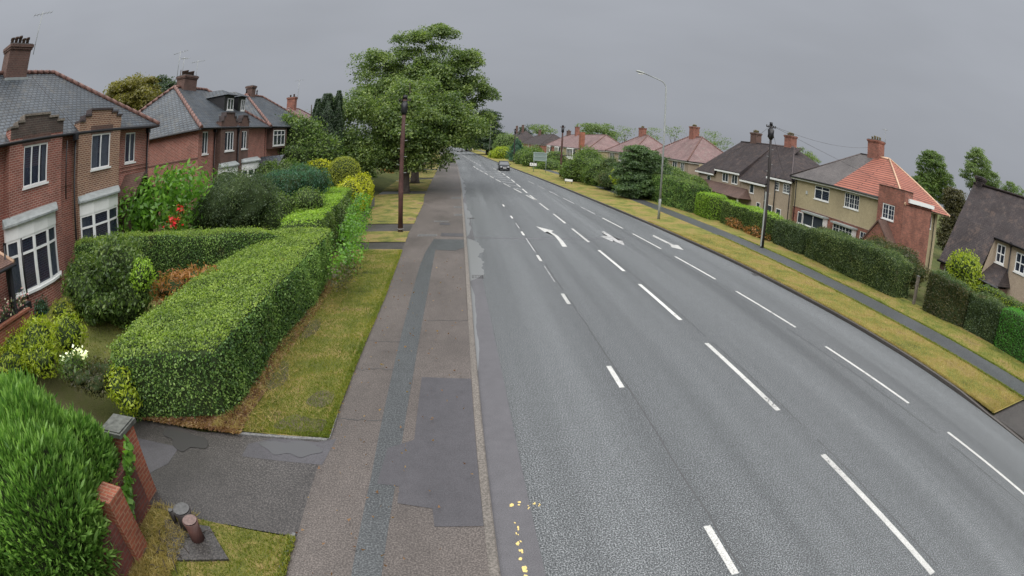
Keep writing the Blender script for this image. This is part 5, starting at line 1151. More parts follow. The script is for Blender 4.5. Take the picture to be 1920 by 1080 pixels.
fl = [tuple(np.array(p) + RNG.normal(0, .05, 3)) for p in ((-9.24, 7.40, 1.43), (-8.95, 7.40, 1.50), (-8.66, 7.45, 1.62), (-8.46, 7.50, 1.65), (-9.04, 7.35, 1.37), (-8.34, 7.50, 1.50), (-8.74, 7.40, 1.43), (-8.62, 7.40, 1.34), (-8.45, 7.50, 1.57), (-8.19, 7.50, 1.61)) for _ in range(10)]
bush('hydrangea', [(-8.72, 7.30, 1.29) + (.5, .4, .3)], M['mid'], .1, 200, .2, seed=28, core=True, extra=[(fl, .09, 2, 1.0)], mats=[M['whitef']], label='low bush with a cluster of creamy white flower heads', cat='flowering bush')
bush('shrub', [(-7.27, 7.50, 0.94) + (.42, .4, .36), (-6.92, 7.35, 0.72) + (.34, .32, .26)], M['goldg'], .12, 230, .25, seed=29, aspect=.35, label='yellow green shrub tucked against the end of the big front hedge', cat='shrub')
bush('shrub', [(-7.88, 7.60, 1.17) + (.55, .4, .22), (-8.40, 7.20, 1.17) + (.6, .4, .22), (-7.81, 7.20, 1.05) + (.5, .4, .2)], M['bronze'], .07, 260, .3, seed=30, depth=.35, label='low brownish purple plant between the white flowers and the lawn', cat='shrub')
mb = MB(); pl = [(-13.2, 11.4), (-12, 13.2), (-9, 14.5), (-8.3, 10.6), (-8.2, 9.2), (-8.8, 8.4), (-10.5, 8.4), (-12.8, 9.4)]
mb.face([(x, y, zg(x, y) + .05) for x, y in pl]); mb.build('lawn', M['lawn'], kind='structure')
# ivy and climbers at the verge side of the hedge
bush('shrub', [(-3.81, 17.50, 1.17) + (.45, .6, .5), (-4.23, 20.00, 1.45) + (.4, .9, .7), (-3.88, 16.50, 1.04) + (.3, .5, .5), (-4.75, 24.00, 1.59) + (.4, 1.2, .9)], M['laurel'], .12, 120, .3, seed=31, depth=.5, core=False, label='straggly broad leaved growth spilling over the verge beyond the big hedge', cat='shrub')
bush('shrub', [(-3.66, 15.50, 0.96) + (.3, .5, .4), (-3.61, 16.50, 0.95) + (.3, .4, .3)], M['bronze'], .09, 160, .3, seed=32, depth=.5, core=False, label='sparse brown stemmed bush at the foot of the street hedge', cat='shrub')
bush('shrub', [(-6.0, 25.6, .9, .6, 1.2, .9), (-6.4, 28.6, .9, .6, 1.2, 1.0)], M['mid'], .1, 200, .25, seed=33, label='green bush growing out beside the verge next to the brown pole', cat='shrub')
# big feathery conifer hedge, bottom left
def leyland():
    CVs, CFs, nv = [], [], 0; LVs, LFs, lv = [], [], 0; r = np.random.default_rng(40)
    for i, (c, rad) in enumerate((((-7.7, 3.9, 1.0), (1.9, 1.2, 1.35)), ((-6.5, 3.5, 1.0), (1.1, 1.15, 1.3)), ((-5.78, 2.8, .95), (.85, 1.35, 1.35)), ((-6.15, 4.3, .9), (.75, .8, .95)), ((-8.6, 3.2, 1.2), (2.0, 1.5, 1.35)), ((-6.4, 1.4, .8), (1.1, 1.4, 1.1)))):
        P, F = blob_core(c, rad, 40 + i, .1); pts, nr = sample_quads(P, F, 620, 40 + i)
        out = pts - np.array(c); out /= np.linalg.norm(out, axis=1)[:, None] + 1e-9
        pts = pts + out * r.normal(.0, .07, len(pts))[:, None]
        # sprays: tufts of thin leaves leaning up and outward
        k = 4; base = np.repeat(pts, k, 0); o = np.repeat(out, k, 0); d = o * .8 + np.array([.25, -.1, .75]) + r.normal(0, .38, (len(base), 3)); d /= np.linalg.norm(d, axis=1)[:, None]
        b = np.cross(d, r.normal(size=(len(base), 3))); b /= np.linalg.norm(b, axis=1)[:, None] + 1e-9; L = r.uniform(.06, .24, (len(base), 1)) * (1 + .25 * vnoise(base, 3, 4)[:, None]); w_ = L * .1
        V = np.stack([base, base + d * L * .55 + b * w_, base + d * L, base + d * L * .55 - b * w_], 1).reshape(-1, 3); F2 = np.arange(len(base) * 4).reshape(-1, 4)
        LVs.append(V); LFs.append(F2 + lv); lv += len(V); Pc = np.array(c) + (P - np.array(c)) * .93; CVs.append(Pc); CFs.append(F + nv); nv += len(Pc)
    cV, cF = np.vstack(CVs), np.vstack(CFs); LF = np.vstack(LFs)
    finish_foliage('conifer_hedge', cV, cF, np.zeros(len(cF), int), np.vstack(LVs), LF, np.ones(len(LF), int), [M['core'], M['leyl']], label='bright green feathery conifer hedge filling the bottom left corner', cat='conifer hedge')
leyland()
# grass blades on the near verge, and litter under the hedge
def blades(name, n, xf, y0, y1, z, size, mat, seed, label_kind='stuff', lean=.5, aspect=.14):
    r = np.random.default_rng(seed); y = y0 + (y1 - y0) * r.uniform(size=n) ** 1.5; x = np.array([xf(a, b) for a, b in zip(y, r.uniform(size=n))])
    zz = np.array([z(a, b) if callable(z) else z for a, b in zip(x, y)]); P = np.stack([x, y, zz + size * .25], 1)
    d = r.normal(size=(n, 3)) * lean; d[:, 2] = 1; d /= np.linalg.norm(d, axis=1)[:, None]; b = np.cross(d, r.normal(size=(n, 3))); b /= np.linalg.norm(b, axis=1)[:, None]
    L = size * r.uniform(.5, 1.3, (n, 1)); w_ = L * aspect; base = P - d * L * .3
    V = np.stack([base - b * w_, base + b * w_, base + d * L + b * w_ * .2, base + d * L - b * w_ * .2], 1).reshape(-1, 3)
    return link(name, fast_mesh(name, V, np.arange(n * 4).reshape(n, 4), np.zeros(n, int), [mat]), kind='stuff')
blades('grass', 42000, lambda y, u: (-4.4 + (PL(y) + 4.38) * u), 7.85, 23.4, PZ + .025, .05, M['blade'], 1)
blades('grass', 16000, lambda y, u: -5.0 + 2.5 * u, 2.6, 5.1, PZ + .02, .055, M['blade'], 2)
blades('grass', 30000, lambda y, u: XR(y) + .15 + (P0(y) - XR(y) - .15) * u, 5.8, 30, VZ, .06, M['straw'], 3, aspect=.1)
blades('grass', 14000, lambda y, u: P1(y) + (H0(y) + .3 - P1(y)) * u, 5.8, 26, VZ, .06, M['blade'], 4)
blades('grass', 12000, lambda y, u: -12.8 + 4.4 * u, 8.4, 13.2, lambda x, y: zg(x, y) + .05, .05, M['blade'], 5)
blades('leaf_litter', 7000, lambda y, u: -5.3 + (1.0 - max(0, y - 14) * .03) * u, 7.7, 22, PZ + .06, .055, M['litter'], 6, lean=2.5, aspect=.35)
blades('leaf_litter', 2500, lambda y, u: -7.4 + 3.2 * u, 7.65, 8.3, PZ + .06, .06, M['litter'], 7, lean=2.5, aspect=.35)
blades('grass', 9000, lambda y, u: PL(y) - .1 + .13 * u, 7.85, 23.4, PZ + .02, .07, M['blade'], 21, lean=.9)
blades('grass', 2600, lambda y, u: PL(y) - .1 + .13 * u, 2.6, 5.1, PZ + .02, .07, M['blade'], 22, lean=.9)
blades('grass', 12000, lambda y, u: XR(y) + .1 + .14 * u, 5.8, 34, VZ, .075, M['straw'], 23, lean=.9, aspect=.1)
blades('grass', 9000, lambda y, u: P0(y) - .1 + .16 * u, 5.8, 30, VZ, .075, M['blade'], 24, lean=.9)
blades('grass', 8000, lambda y, u: P1(y) - .05 + .15 * u, 5.8, 30, VZ, .075, M['blade'], 25, lean=.9)
blades('dry_grass', 5000, lambda y, u: -4.9 + 1.2 * u * u, 7.8, 20, PZ + .05, .12, M['straw'], 26, lean=1.5, aspect=.05)
blades('fallen_leaves', 300, lambda y, u: -2.4 + 2.6 * u ** 2, 3, 22, PZ + .05, .05, M['litter'], 27, lean=3, aspect=.4)
blades('dry_grass', 5000, lambda y, u: -5.15 + 1.0 * u, 3.4, 5.2, PZ + .03, .14, M['straw'], 8, lean=1.6, aspect=.04)

# ================================================================== TREES, LEFT
def lobes(Y, L, dy=1.0, ps=None):
    return L
def LB(*a): return a
BIG1 = [((-4.47, 50.00, 5.62), 3.4, 2.8), ((-7.10, 50.00, 6.99), 2.6, 2.6), ((-8.56, 50.00, 4.97), 2.6, 2.3), ((-2.09, 50.00, 6.21), 2.5, 2.3), ((-3.70, 51.00, 8.80), 3.0, 2.2), ((-5.27, 49.00, 3.11), 2.6, 1.2), ((-2.95, 50.00, 3.14), 2.2, 1.2), ((-0.97, 51.00, 5.34), 1.5, 1.1), ((-9.55, 50.00, 3.20), 2.0, 1.4), ((-4.78, 50.00, 6.66), 4.2, 3.4), ((-0.52, 51.00, 6.39), 2.4, 2.0)]
BIG2 = [((-4.21, 59.00, 16.78), 2.6, 1.6), ((-6.89, 59.00, 16.20), 2.2, 1.6), ((-8.25, 59.00, 14.29), 2.4, 1.4), ((-11.36, 59.00, 14.28), 2.0, 1.0), ((-11.56, 59.00, 12.99), 1.2, .8), ((-1.65, 59.00, 14.43), 2.4, 1.6), ((0.58, 59.00, 14.58), 1.5, .8), ((-4.45, 59.00, 11.90), 4.2, 2.6), ((-0.84, 59.00, 10.92), 2.4, 1.8), ((1.88, 60.00, 10.23), 1.2, .5), ((-7.94, 59.00, 10.11), 3.4, 3.0), ((-4.92, 59.00, 10.02), 5.0, 4.2), ((-10.19, 59.00, 11.49), 2.6, 2.0), ((-0.31, 59.00, 11.87), 2.6, 2.4), ((0.56, 61.00, 7.29), 2.4, 2.4), ((-2.78, 59.00, 17.63), 1.4, .8), ((-10.76, 58.00, 8.94), 2.8, 2.0)]
def xl(L, ky=1.0): return [(p[0], p[1], p[2], rx, rx * ky, rz) for p, rx, rz in L]
tree((-5.2, 49.2, 0), 10.5, xl(BIG1), M['big'], 'big spreading roadside tree with dense low branches, right behind the brown telegraph pole', trunk_r=.42, lsize=.24, per=620, clump_r=1.2, seed=51, fork=.25, limbs=26, fill=.4, flat=.85)
tree((-5.2, 59, 0), 15.5, xl(BIG2), M['big'], 'tallest roadside tree, its layered crown standing highest against the sky', trunk_r=.5, lsize=.25, per=640, clump_r=1.25, seed=52, fork=.25, limbs=30, fill=.36, flat=.85)
VT = 'roadside trees receding along the left verge'
for i, (px, Y, r, h_, lab) in enumerate([((-3.97, 124.17, 0.00), 78, 3.8, 11, 'roadside tree just beyond the tallest one, low branches over the footway'), ((-3.79, 150.34, 0.00), 100, 4.2, 12, 'third roadside tree up the left verge, seen between the tall tree and the road'), ((-4.11, 190.56, 0.00), 128, 4.5, 12.5, 'distant roadside tree on the left verge, partly covered by the others'), ((-6.38, 247.22, 0.00), 165, 5, 12.5, 'farthest roadside tree of the left verge')]):
    x = XL(Y) - 6.2; L = [(x, Y, h_ * .62, r, r, h_ * .22), (x + 1, Y + 1, h_ * .8, r * .7, r * .7, h_ * .18), (x - 1.5, Y, h_ * .55, r, r, h_ * .2), (x + 2, Y - 1, h_ * .58, r * .6, r * .6, h_ * .15)]
    tree((x, Y, 0), h_ * .8, L, M['big'], lab, VT, trunk_r=.35, lsize=.34, per=200, clump_r=1.2, seed=60 + i, limbs=10, fill=.5)
tree((-14.2, 47, .8), 8, xl([((-10.37, 47.00, 6.32), 2.6, 2.6), ((-11.48, 47.00, 7.63), 1.5, 1.4), ((-11.93, 47.00, 6.42), 1.5, 1.6), ((-9.61, 47.00, 8.01), 1.6, 1.6), ((-10.01, 47.00, 3.84), 2.6, 1.8), ((-11.36, 46.00, 5.15), 1.6, 1.8), ((-8.14, 48.00, 2.74), 2.0, 1.2), ((-10.76, 46.00, 2.48), 1.8, 1.0)]), M['big'], 'rounded leafy garden tree left of the big roadside tree', trunk_r=.25, lsize=.2, per=380, clump_r=1.1, seed=70, fill=.45, flat=.9)
# dark columnar conifer
def conifer(base, h, r, mat, label, seed, top=None, name='conifer_tree', droop=0, n=26000, ls=.14, cone=.75, wob=.25, group=None, twin=None):
    t = empty(name, base, label=label, cat='conifer tree', group=group); rg = np.random.default_rng(seed)
    P = []; O = []
    for (ox, oy, hh, rr_) in ([(0, 0, h, r)] + (twin or [])):
        k = int(n * hh / h / (1 + len(twin or []))); u = rg.uniform(size=k) ** .8; th = rg.uniform(0, 6.283, k); prof = rr_ * np.clip((1 - u), 0.02, 1) ** cone * np.minimum(1, .55 + u * 3)
        tier = 1 + wob * np.sin(u * hh * 3.2 + 2 * np.sin(th * 3 + seed)) + wob * .6 * np.sin(th * 5 + u * 9)
        q = prof * tier * rg.uniform(.55, 1.05, k)
        p = np.stack([base[0] + ox + q * np.cos(th), base[1] + oy + q * np.sin(th), base[2] + .25 + u * hh * .99], 1); P.append(p); O.append(np.stack([np.cos(th), np.sin(th), np.full(k, .5)], 1))
    P = np.vstack(P); O = np.vstack(O); V, F = leaf_arrays(P, O, ls, .35, .5, seed, axis=(0, 0, 1 if droop <= 0 else -1), axisw=.35)
    link('crown', fast_mesh('crown', V, F, np.zeros(len(F), int), [mat]), t)
    m = MB(); m.tube([base, (base[0], base[1], base[2] + h * .93)], [r * .09 + .05, .02], 8); m.build('trunk', M['bark'], t); return t
c0 = (-11.85, 44.00, 2.21)
conifer((c0[0], 44, .9), (-12.20, 44.00, 9.25)[2] - .9, 1.7, M['dk'], 'tall dark pointed conifer with several spires behind the garden shrubs', 71, cone=.42, n=60000, ls=.17, twin=[(.95, .3, (-11.38, 44.00, 9.46)[2] - .9, .8), (-.9, 0, (-13.07, 44.00, 8.85)[2] - .9, .9), (-2.0, .2, (-13.89, 44.00, 7.49)[2] - 1.2, .8)])
bush('shrub', [(-13.66, 41.00, 5.62) + (2.0, 1.6, 1.6), (-13.75, 40.00, 4.14) + (2.2, 1.6, 1.5), (-12.16, 41.00, 4.20) + (1.8, 1.5, 1.8), (-11.25, 42.00, 3.66) + (1.5, 1.5, 1.8), (-14.47, 41.00, 6.80) + (.8, .8, .8), (-12.72, 41.00, 5.98) + (1.0, 1.0, 1.2)], M['mid'], .22, 60, .3, seed=72, depth=.35, label='loose leafy garden shrubs hiding the end of the second brick house', cat='shrub')
bush('shrub', [(-12.27, 34.00, 3.05) + (2.0, 1.6, .9), (-12.75, 32.00, 3.26) + (1.2, 1.0, .8)], M['mid'], .14, 130, .3, seed=73, label='low green shrubs in front of the second brick house porch', cat='shrub')
bush('hedge', [(-13.8, 60, 1.6, 2.2, 9, 2.0), (-14.5, 80, 1.8, 2.2, 10, 2.4), (-17, 100, 2.0, 2.5, 12, 2.6), (-20, 128, 2.2, 3, 16, 3)], M['dk2'], .28, 40, .2, seed=74, label='long dark boundary hedge beyond the side paths on the left', cat='hedge')
bush('shrub', [(-10.85, 60.49, 0.60) + (1.2, 1.2, .9)], M['mid'], .12, 120, .25, seed=75, label='small green bush by the second side path', cat='shrub')
bush('shrub', [(-10.53, 75.77, 0.70) + (.8, .8, .8)], M['pale'], .12, 120, .15, seed=76, label='little round pale bush by the far verge', cat='shrub')
bush('shrub', [(-10.32, 70.70, 0.50) + (1.1, 1.0, .6)], M['rust'], .12, 120, .25, seed=77, label='rust red low shrub by the far verge', cat='shrub')
# behind the houses on the left
tree((-35, 44.5, 1), 12, xl([((-37.14, 44.00, 12.98), 3.0, 2.2), ((-36.44, 46.00, 13.15), 2.5, 1.8), ((-38.19, 43.00, 12.91), 1.5, 1.2), ((-35.58, 44.00, 11.79), 3, 2)]), M['olive'], 'yellowish green tree top showing above the first slate roof', lsize=.3, per=260, clump_r=1.1, seed=80, limbs=6)
conifer(((-38.99, 46.00, 13.68)[0], 46, 1), (-39.36, 46.00, 15.64)[2] - 1, 1.6, M['dk'], 'thin dark spire poking above the yellowish tree top', 81, n=9000, ls=.2)
tree((-34, 52, 1), 15, xl([((-38.84, 52.00, 15.07), 1.6, .9), ((-36.44, 52.00, 14.91), 1.6, 1.0), ((-37.18, 52.00, 13.72), 2.6, 1.0), ((-34.93, 52.00, 13.94), 1.2, .9), ((-40.23, 52.00, 14.55), 1.6, .8), ((-38.01, 52.00, 12.89), 4, 1.2)]), M['dk'], 'dark ragged cedar top behind the second pair of houses', lsize=.3, per=120, clump_r=.8, seed=82, limbs=30, fill=.8, flat=.35)

# ================================================================== HEDGES AND PLANTS, RIGHT
RG_ = 'boundary hedges along the right footpath'
def hy(y, o=.0): return H0(y) + .75 + o
hedge('hedge', [(20.6, 16.9, 0, 1.95, 1.6), (20.5, 19, 0, 2.05, 1.7), (20.4, 22, 0, 1.9, 1.7), (20.4, 25.2, 0, 1.85, 1.5)], M['hedgeR'], M['hedgeR'], .075, 500, .12, seed=90, side_spread=.9, label='long rough dark green hedge between the pebbledashed house and the footpath', cat='hedge', group=RG_)
hedge('hedge', [(21.7, 12.6, 0, 1.95, 1.5), (21.4, 13.6, 0, 2.0, 1.6), (21.1, 15.1, 0, 2.1, 1.5)], M['bronze'], M['hedgeR'], .075, 520, .12, seed=91, side_spread=.9, label='brown tinged hedge just this side of the wooden gate post', cat='hedge', group=RG_)
hedge('hedge', [(22.1, 10.3, 0, 1.8, 1.6), (21.8, 12.4, 0, 1.95, 1.6)], M['dk2'], M['hedgeR'], .07, 560, .12, seed=92, side_spread=.9, label='glossy dark green hedge section next to the bright conifer hedge', cat='hedge', group=RG_)
hedge('hedge', [(22.4, 2.0, 0, 1.85, 1.9), (22.3, 6.5, 0, 1.85, 1.9), (22.05, 10.1, 0, 1.85, 1.8)], M['hedgeB'], M['hedgeB'], .06, 700, .06, seed=93, label='smooth bright green conifer hedge at the right edge of the photo', cat='hedge', group=RG_)
hedge('hedge', [(23.9, 8.0, 0, 1.9, 1.2), (23.2, 13.0, 0, 2.0, 1.2)], M['goldg'], M['mid'], .08, 300, .15, seed=94, label='loose yellow green hedge below the windows of the dark roofed house', cat='hedge', group=RG_)
hedge('hedge', [(20.3, 25.6, 0, 1.75, 1.4), (20.2, 28.8, 0, 1.8, 1.4)], M['dk2'], M['hedgeR'], .08, 420, .12, seed=95, label='dark hedge block immediately right of the tall footpath pole', cat='hedge', group=RG_)
hedge('hedge', [(20.2, 29.4, 0, 1.75, 1.4), (20.1, 33, 0, 1.8, 1.4), (19.9, 36.2, 0, 1.85, 1.3)], M['mid'], M['hedgeG'], .085, 380, .1, seed=96, label='light topped hedge with rusty undergrowth left of the tall footpath pole', cat='hedge', group=RG_)
hedge('hedge', [(19.6, 37.2, 0, 2.0, 1.7), (19.5, 40.0, 0, 2.0, 1.7)], M['hedgeG'], M['hedgeG'], .085, 420, .08, seed=97, label='short bright lime green hedge block', cat='hedge', group=RG_)
hedge('hedge', [(19.6, 40.6, 0, 2.5, 2.0), (19.0, 45.5, 0, 2.6, 2.0), (18.8, 50, 0, 2.6, 2.0)], M['privet'], M['mid'], .1, 320, .1, seed=98, label='tall clipped hedge directly behind the lamp post', cat='hedge', group=RG_)
hedge('hedge', [(18.3, 57, 0, 2.2, 2), (17.6, 66, 0, 2.2, 2), (17.2, 72, 0, 2.0, 2)], M['hedgeR'], M['mid'], .13, 170, .15, seed=99, label='overgrown hedge beyond the dark evergreen tree', cat='hedge', group=RG_)
bush('fern', [(19.5, 31, .35, .45, 1.6, .45), (19.45, 34, .35, .4, 1.4, .45)], M['rust'], .12, 150, .25, seed=100, depth=.3, label='rusty pink undergrowth at the foot of the light topped hedge', cat='shrub')
bush('shrub', [(24.2, 14.8, 2.1, 1.15, 1.15, 1.05), (24.2, 14.8, 1.2, 1.2, 1.2, 1.1)], M['goldg'], .2, 120, .2, seed=101, aspect=.35, droop=.5, label='round yellow green shrub in front of the brick tower house', cat='shrub')
bush('shrub', [(23.6, 19.5, 1.2, 1.0, 2.0, 1.0), (24.5, 22.5, 1.1, 1.0, 1.6, 1.0)], M['bronze'], .12, 150, .25, seed=102, label='purple brown shrub behind the long dark hedge', cat='shrub')
bush('bush', [(15.81, 66.00, 2.16) + (2.6, 2.2, 1.6), (14.71, 67.00, 1.13) + (2.0, 2, 1.3), (16.55, 62.00, 1.28) + (2.2, 2, 1.5), (15.87, 68.00, 3.26) + (1.6, 1.6, 1.0), (14.27, 70.00, 1.25) + (1.4, 1.6, 1.2)], M['mid'], .2, 90, .25, seed=103, depth=.25, label='big rounded leafy bush between the far pole and the dark evergreen', cat='bush')
bush('bush', [(16.46, 57.00, 1.19) + (1.8, 1.8, 1.1), (16.89, 60.00, 2.73) + (1.0, 1, .9)], M['hedgeR'], .15, 120, .25, seed=104, label='low dark bush at the left foot of the dark evergreen', cat='bush')
bush('shrub', [(16.15, 54.00, 1.78) + (.8, .8, .9)], M['goldg'], .14, 120, .3, seed=105, core=False, label='slender yellow shrub beside the dark evergreen tree', cat='shrub')
tree(((17.61, 50.00, -0.35)[0], 50, 0), 4.6, xl([((17.03, 50.00, 3.90), 2.2, 1.3), ((16.43, 50.00, 4.66), 1.2, .7), ((18.50, 50.00, 2.96), 2.0, 1.0), ((16.29, 50.00, 2.50), 2.0, 1.2), ((17.49, 50.00, 1.25), 2.6, 1.0), ((19.17, 50.00, 1.66), 1.4, 1.0), ((15.80, 49.00, 0.97), 1.6, .8)]), M['ever'], 'dark green cedar like evergreen standing left of the lamp post', trunk_r=.22, lsize=.17, per=330, clump_r=.65, seed=106, flat=.4, fill=.8, cat='evergreen tree')
bush('bush', [(26.53, 60.00, 1.29) + (3.0, 2, 1.3), (26.34, 64.00, 1.56) + (2, 2, 1.5)], M['mid'], .18, 90, .25, seed=107, label='garden bushes below the windows of the pink tiled pair', cat='bush')
bush('bush', [(15.00, 92.00, 0.05) + (3, 3, 1.6), (16.87, 98.00, 1.58) + (2, 2, 1.5)], M['mid'], .25, 50, .25, seed=108, label='green bushes right behind the big road sign', cat='bush')
bush('bush', [(13.19, 100.00, 1.33) + (2.4, 3, 2.0), (12.63, 108.00, 0.96) + (2.2, 3, 1.8), (13.85, 104.00, 2.79) + (1.5, 1.5, 1.0)], M['mid'], .28, 45, .25, seed=109, label='bushes left of the big road sign', cat='bush')
conifer(((11.80, 118.00, 0.51)[0], 118, 0), 5.2, 2.6, M['blue'], 'squat bluish conifer between the car and the road sign', 110, n=9000, ls=.3, cone=.8)
bush('bush', [(9.96, 135.00, 1.12) + (2.6, 2.6, 1.9), (8.67, 140.00, 0.65) + (1.8, 2, 1.4)], M['goldg'], .3, 40, .15, seed=111, label='rounded lime green bush near the far lamp post', cat='bush')
bush('bush', [(12.14, 150.00, 3.02) + (4, 4, 3), (10.87, 165.00, 3.58) + (3, 3, 3), (14.18, 140.00, 1.81) + (3, 3, 2)], M['pale'], .4, 24, .25, seed=112, label='yellowish garden trees in front of the furthest houses', cat='bush')
tree((7.5, 166, 0), 13, xl([((6.28, 165.00, 7.21), 5.2, 5.5), ((8.68, 165.00, 4.88), 4.0, 4), ((4.13, 168.00, 9.46), 4.5, 4.5), ((7.07, 165.00, 10.97), 3.8, 3.2), ((2.64, 165.00, 4.77), 3.0, 3.2), ((9.47, 160.00, 2.78), 3, 2)]), M['dk'], 'dark conifer like trees on the right verge in the distance', trunk_r=.5, lsize=.4, per=230, clump_r=1.3, seed=113, fill=.6, flat=.4)
tree((1.5, 215, 0), 12, xl([((0.25, 212.00, 4.65), 5, 4), ((-4.11, 220.00, 4.61), 5, 3.5), ((3.34, 205.00, 3.44), 4, 3)]), M['big'], 'distant tree crown closing the end of the road', trunk_r=.5, lsize=.5, per=160, clump_r=1.6, seed=114, fill=.5)
# background trees over the right-hand roofs
BG_ = 'trees behind the right-hand houses'
BGT = [
    ([(42.83, 170.0, 7.93, 6.66, 6.66, 4.21), (39.19, 170.0, 9.44, 3.14, 3.14, 2.44), (46.47, 170.0, 6.97, 3.88, 3.88, 3.17), (44.47, 170.0, 10.79, 2.81, 2.81, 1.76)], 'pale', 'broad pale green trees above the orange chimney stack'),
    ([(33.87, 240.0, 9.81, 4.85, 4.85, 2.18), (37.03, 240.0, 9.24, 3.4, 3.4, 1.94)], 'pale', 'light green rounded tree behind the pinkish row'),
    ([(30.42, 260.0, 10.71, 2.88, 2.88, 2.09), (29.75, 260.0, 8.53, 3.14, 3.14, 2.09)], 'dk', 'small dark pointed tree behind the red brick houses'),
    ([(46.06, 150.0, 8.83, 2.2, 2.2, 2.2), (54.88, 150.0, 9.28, 2.88, 2.88, 2.56)], 'pale', 'thin wispy trees either side of the small pink house chimney'),
    ([(49.4, 120.0, 9.76, 2.08, 2.08, 1.56), (58.98, 120.0, 9.41, 3.21, 3.21, 2.68), (62.12, 120.0, 8.74, 2.7, 2.7, 2.16)], 'pale', 'feathery pale trees behind the pink tiled pair'),
    ([(57.65, 78.0, 7.26, 2.91, 2.91, 2.13), (60.33, 78.0, 7.2, 2.17, 2.17, 1.78), (55.68, 78.0, 7.73, 1.73, 1.73, 1.15)], 'big', 'rounded green tree between the dark and the half red roofs'),
    ([(60.51, 46.0, 9.83, 2.74, 2.74, 2.89), (58.84, 46.0, 6.88, 2.54, 2.54, 2.24), (63.45, 46.0, 8.03, 2.35, 2.35, 2.67), (60.4, 46.0, 11.34, 1.68, 1.68, 1.37)], 'mid', 'rounded tree right of the half red roof'),
    ([(63.25, 38.0, 12.38, 2.22, 2.22, 2.22), (67.37, 38.0, 10.56, 2.17, 2.17, 2.33), (60.68, 38.0, 10.4, 1.44, 1.44, 1.87), (62.28, 38.0, 13.27, 1.32, 1.32, 1.17)], 'pale', 'tall pale tree rising behind the dark catslide roof'),
    ([(50.59, 34.0, 4.87, 1.95, 1.95, 2.44), (52.4, 34.0, 3.26, 1.62, 1.62, 2.5), (49.14, 34.0, 2.3, 1.32, 1.32, 2.03), (50.32, 34.0, 6.34, 1.46, 1.46, 1.34)], 'bronze', 'dark brownish tree filling the gap between the two right-hand houses'),
    ([(80.16, 40.0, 11.7, 1.98, 1.98, 1.08), (85.65, 40.0, 12.05, 1.52, 1.52, 0.95)], 'mid', 'low tree top over the ridge at the right edge'),
]
for i, (L, mt, lab) in enumerate(BGT):
    cx, cy_ = L[0][0], L[0][1]; top = max(l[2] for l in L); sz = max(.14, .0021 * cy_ if cy_ > 60 else .17); cr = max(.6, .011 * max(cy_, abs(cx) * .9))
    tree((cx, cy_, -.4), top * .95, L, M[mt], lab, BG_, trunk_r=.12 + top * .02, lsize=sz * 1.2, per=170 if 'thin' not in lab and 'feathery' not in lab else 60, clump_r=cr, seed=120 + i, limbs=10, fill=.62 if i != 8 else .9, flat=.6)

# ================================================================== STREET FURNITURE
def telegraph_pole(base, h, r, mat, label, cap=True, white_foot=False, lean=(0, 0), steps=True, arm=None, cover=None, capw=1.25):
    t = empty('telegraph_pole', base, label=label, cat='telegraph pole'); b = Vector(base); tp = b + Vector((lean[0], lean[1], h))
    m = MB(); m.tube([b, b.lerp(tp, .3), b.lerp(tp, .7), tp], [r, r * .93, r * .8, r * .7], 12); m.build('shaft', mat, t)
    if cap:
        m = MB(); q = b.lerp(tp, .955); m.tube([q + Vector((0, 0, -.55)), q + Vector((0, 0, -.4)), q + Vector((0, 0, .05)), q + Vector((0, 0, .2))], [r * .9, r * capw, r * capw, r * .8], 10); m.build('cable_box', M['black'], t)
        m = MB(); m.tube([tp, tp + Vector((0, 0, .18)), tp + Vector((0, 0, .2))], [r * .95, r * .9, r * .1], 10); m.build('finial', M['black'], t)
        m = MB(); m.tube([tp + Vector((-.32, .05, -.12)), tp + Vector((.32, -.05, -.12))], .035, 6)
        for s in (-.3, -.15, .15, .3): m.tube([tp + Vector((s, -s * .15, -.12)), tp + Vector((s, -s * .15, .0))], [.03, .045], 6)
        m.build('bracket', M['poled'], t)
    if steps:
        for i in range(9):
            m = MB(); q = b.lerp(tp, .38 + i * .06); s = 1 if i % 2 else -1; m.tube([q, q + Vector((s * (r + .12), 0, .02))], .013, 5); m.build('step_iron', M['galv'], t)
    if cover: 
        m = MB(); m.box((b.x - r - .035, b.y - r * .55, b.z + cover[0]), (b.x - r + .02, b.y + .02, b.z + cover[1])); m.build('cable_guard', M['galv'], t)
    if white_foot:
        m = MB(); m.tube([b + Vector((0, 0, .08)), b + Vector((0, 0, .2))], r * 1.05, 12); m.build('foot_band', M['offwhite'], t)
    if arm:
        m = MB(); m.tube([b + Vector((-arm[1], 0, arm[0])), b + Vector((arm[1], 0, arm[0] - .05))], .07, 6); m.build('crossarm', M['poled'], t)
    return t, tp
pL, tL = telegraph_pole((-3.22, 28.2, PZ), 7.25, .15, M['pole'], 'reddish brown telegraph pole on the left verge in front of the big tree', white_foot=True)
pR, tR = telegraph_pole((17.4, 26.8, .1), 7.5, .12, M['poled'], 'dark telegraph pole with pale lower guard, standing on the right footpath', cover=(.1, 3.4), capw=1.8)
pF, tF = telegraph_pole((13.55, 73.4, .1), 7.2, .17, M['pole'], 'brown telegraph pole between the big road sign and the rounded bush', arm=(3.1, .8))
pG, tG = telegraph_pole(((10.49, 123.14, 0.00)[0] + .3, 113, .1), 7.2, .17, M['poled'], 'faraway thin telegraph pole behind the car', cap=True, steps=False)
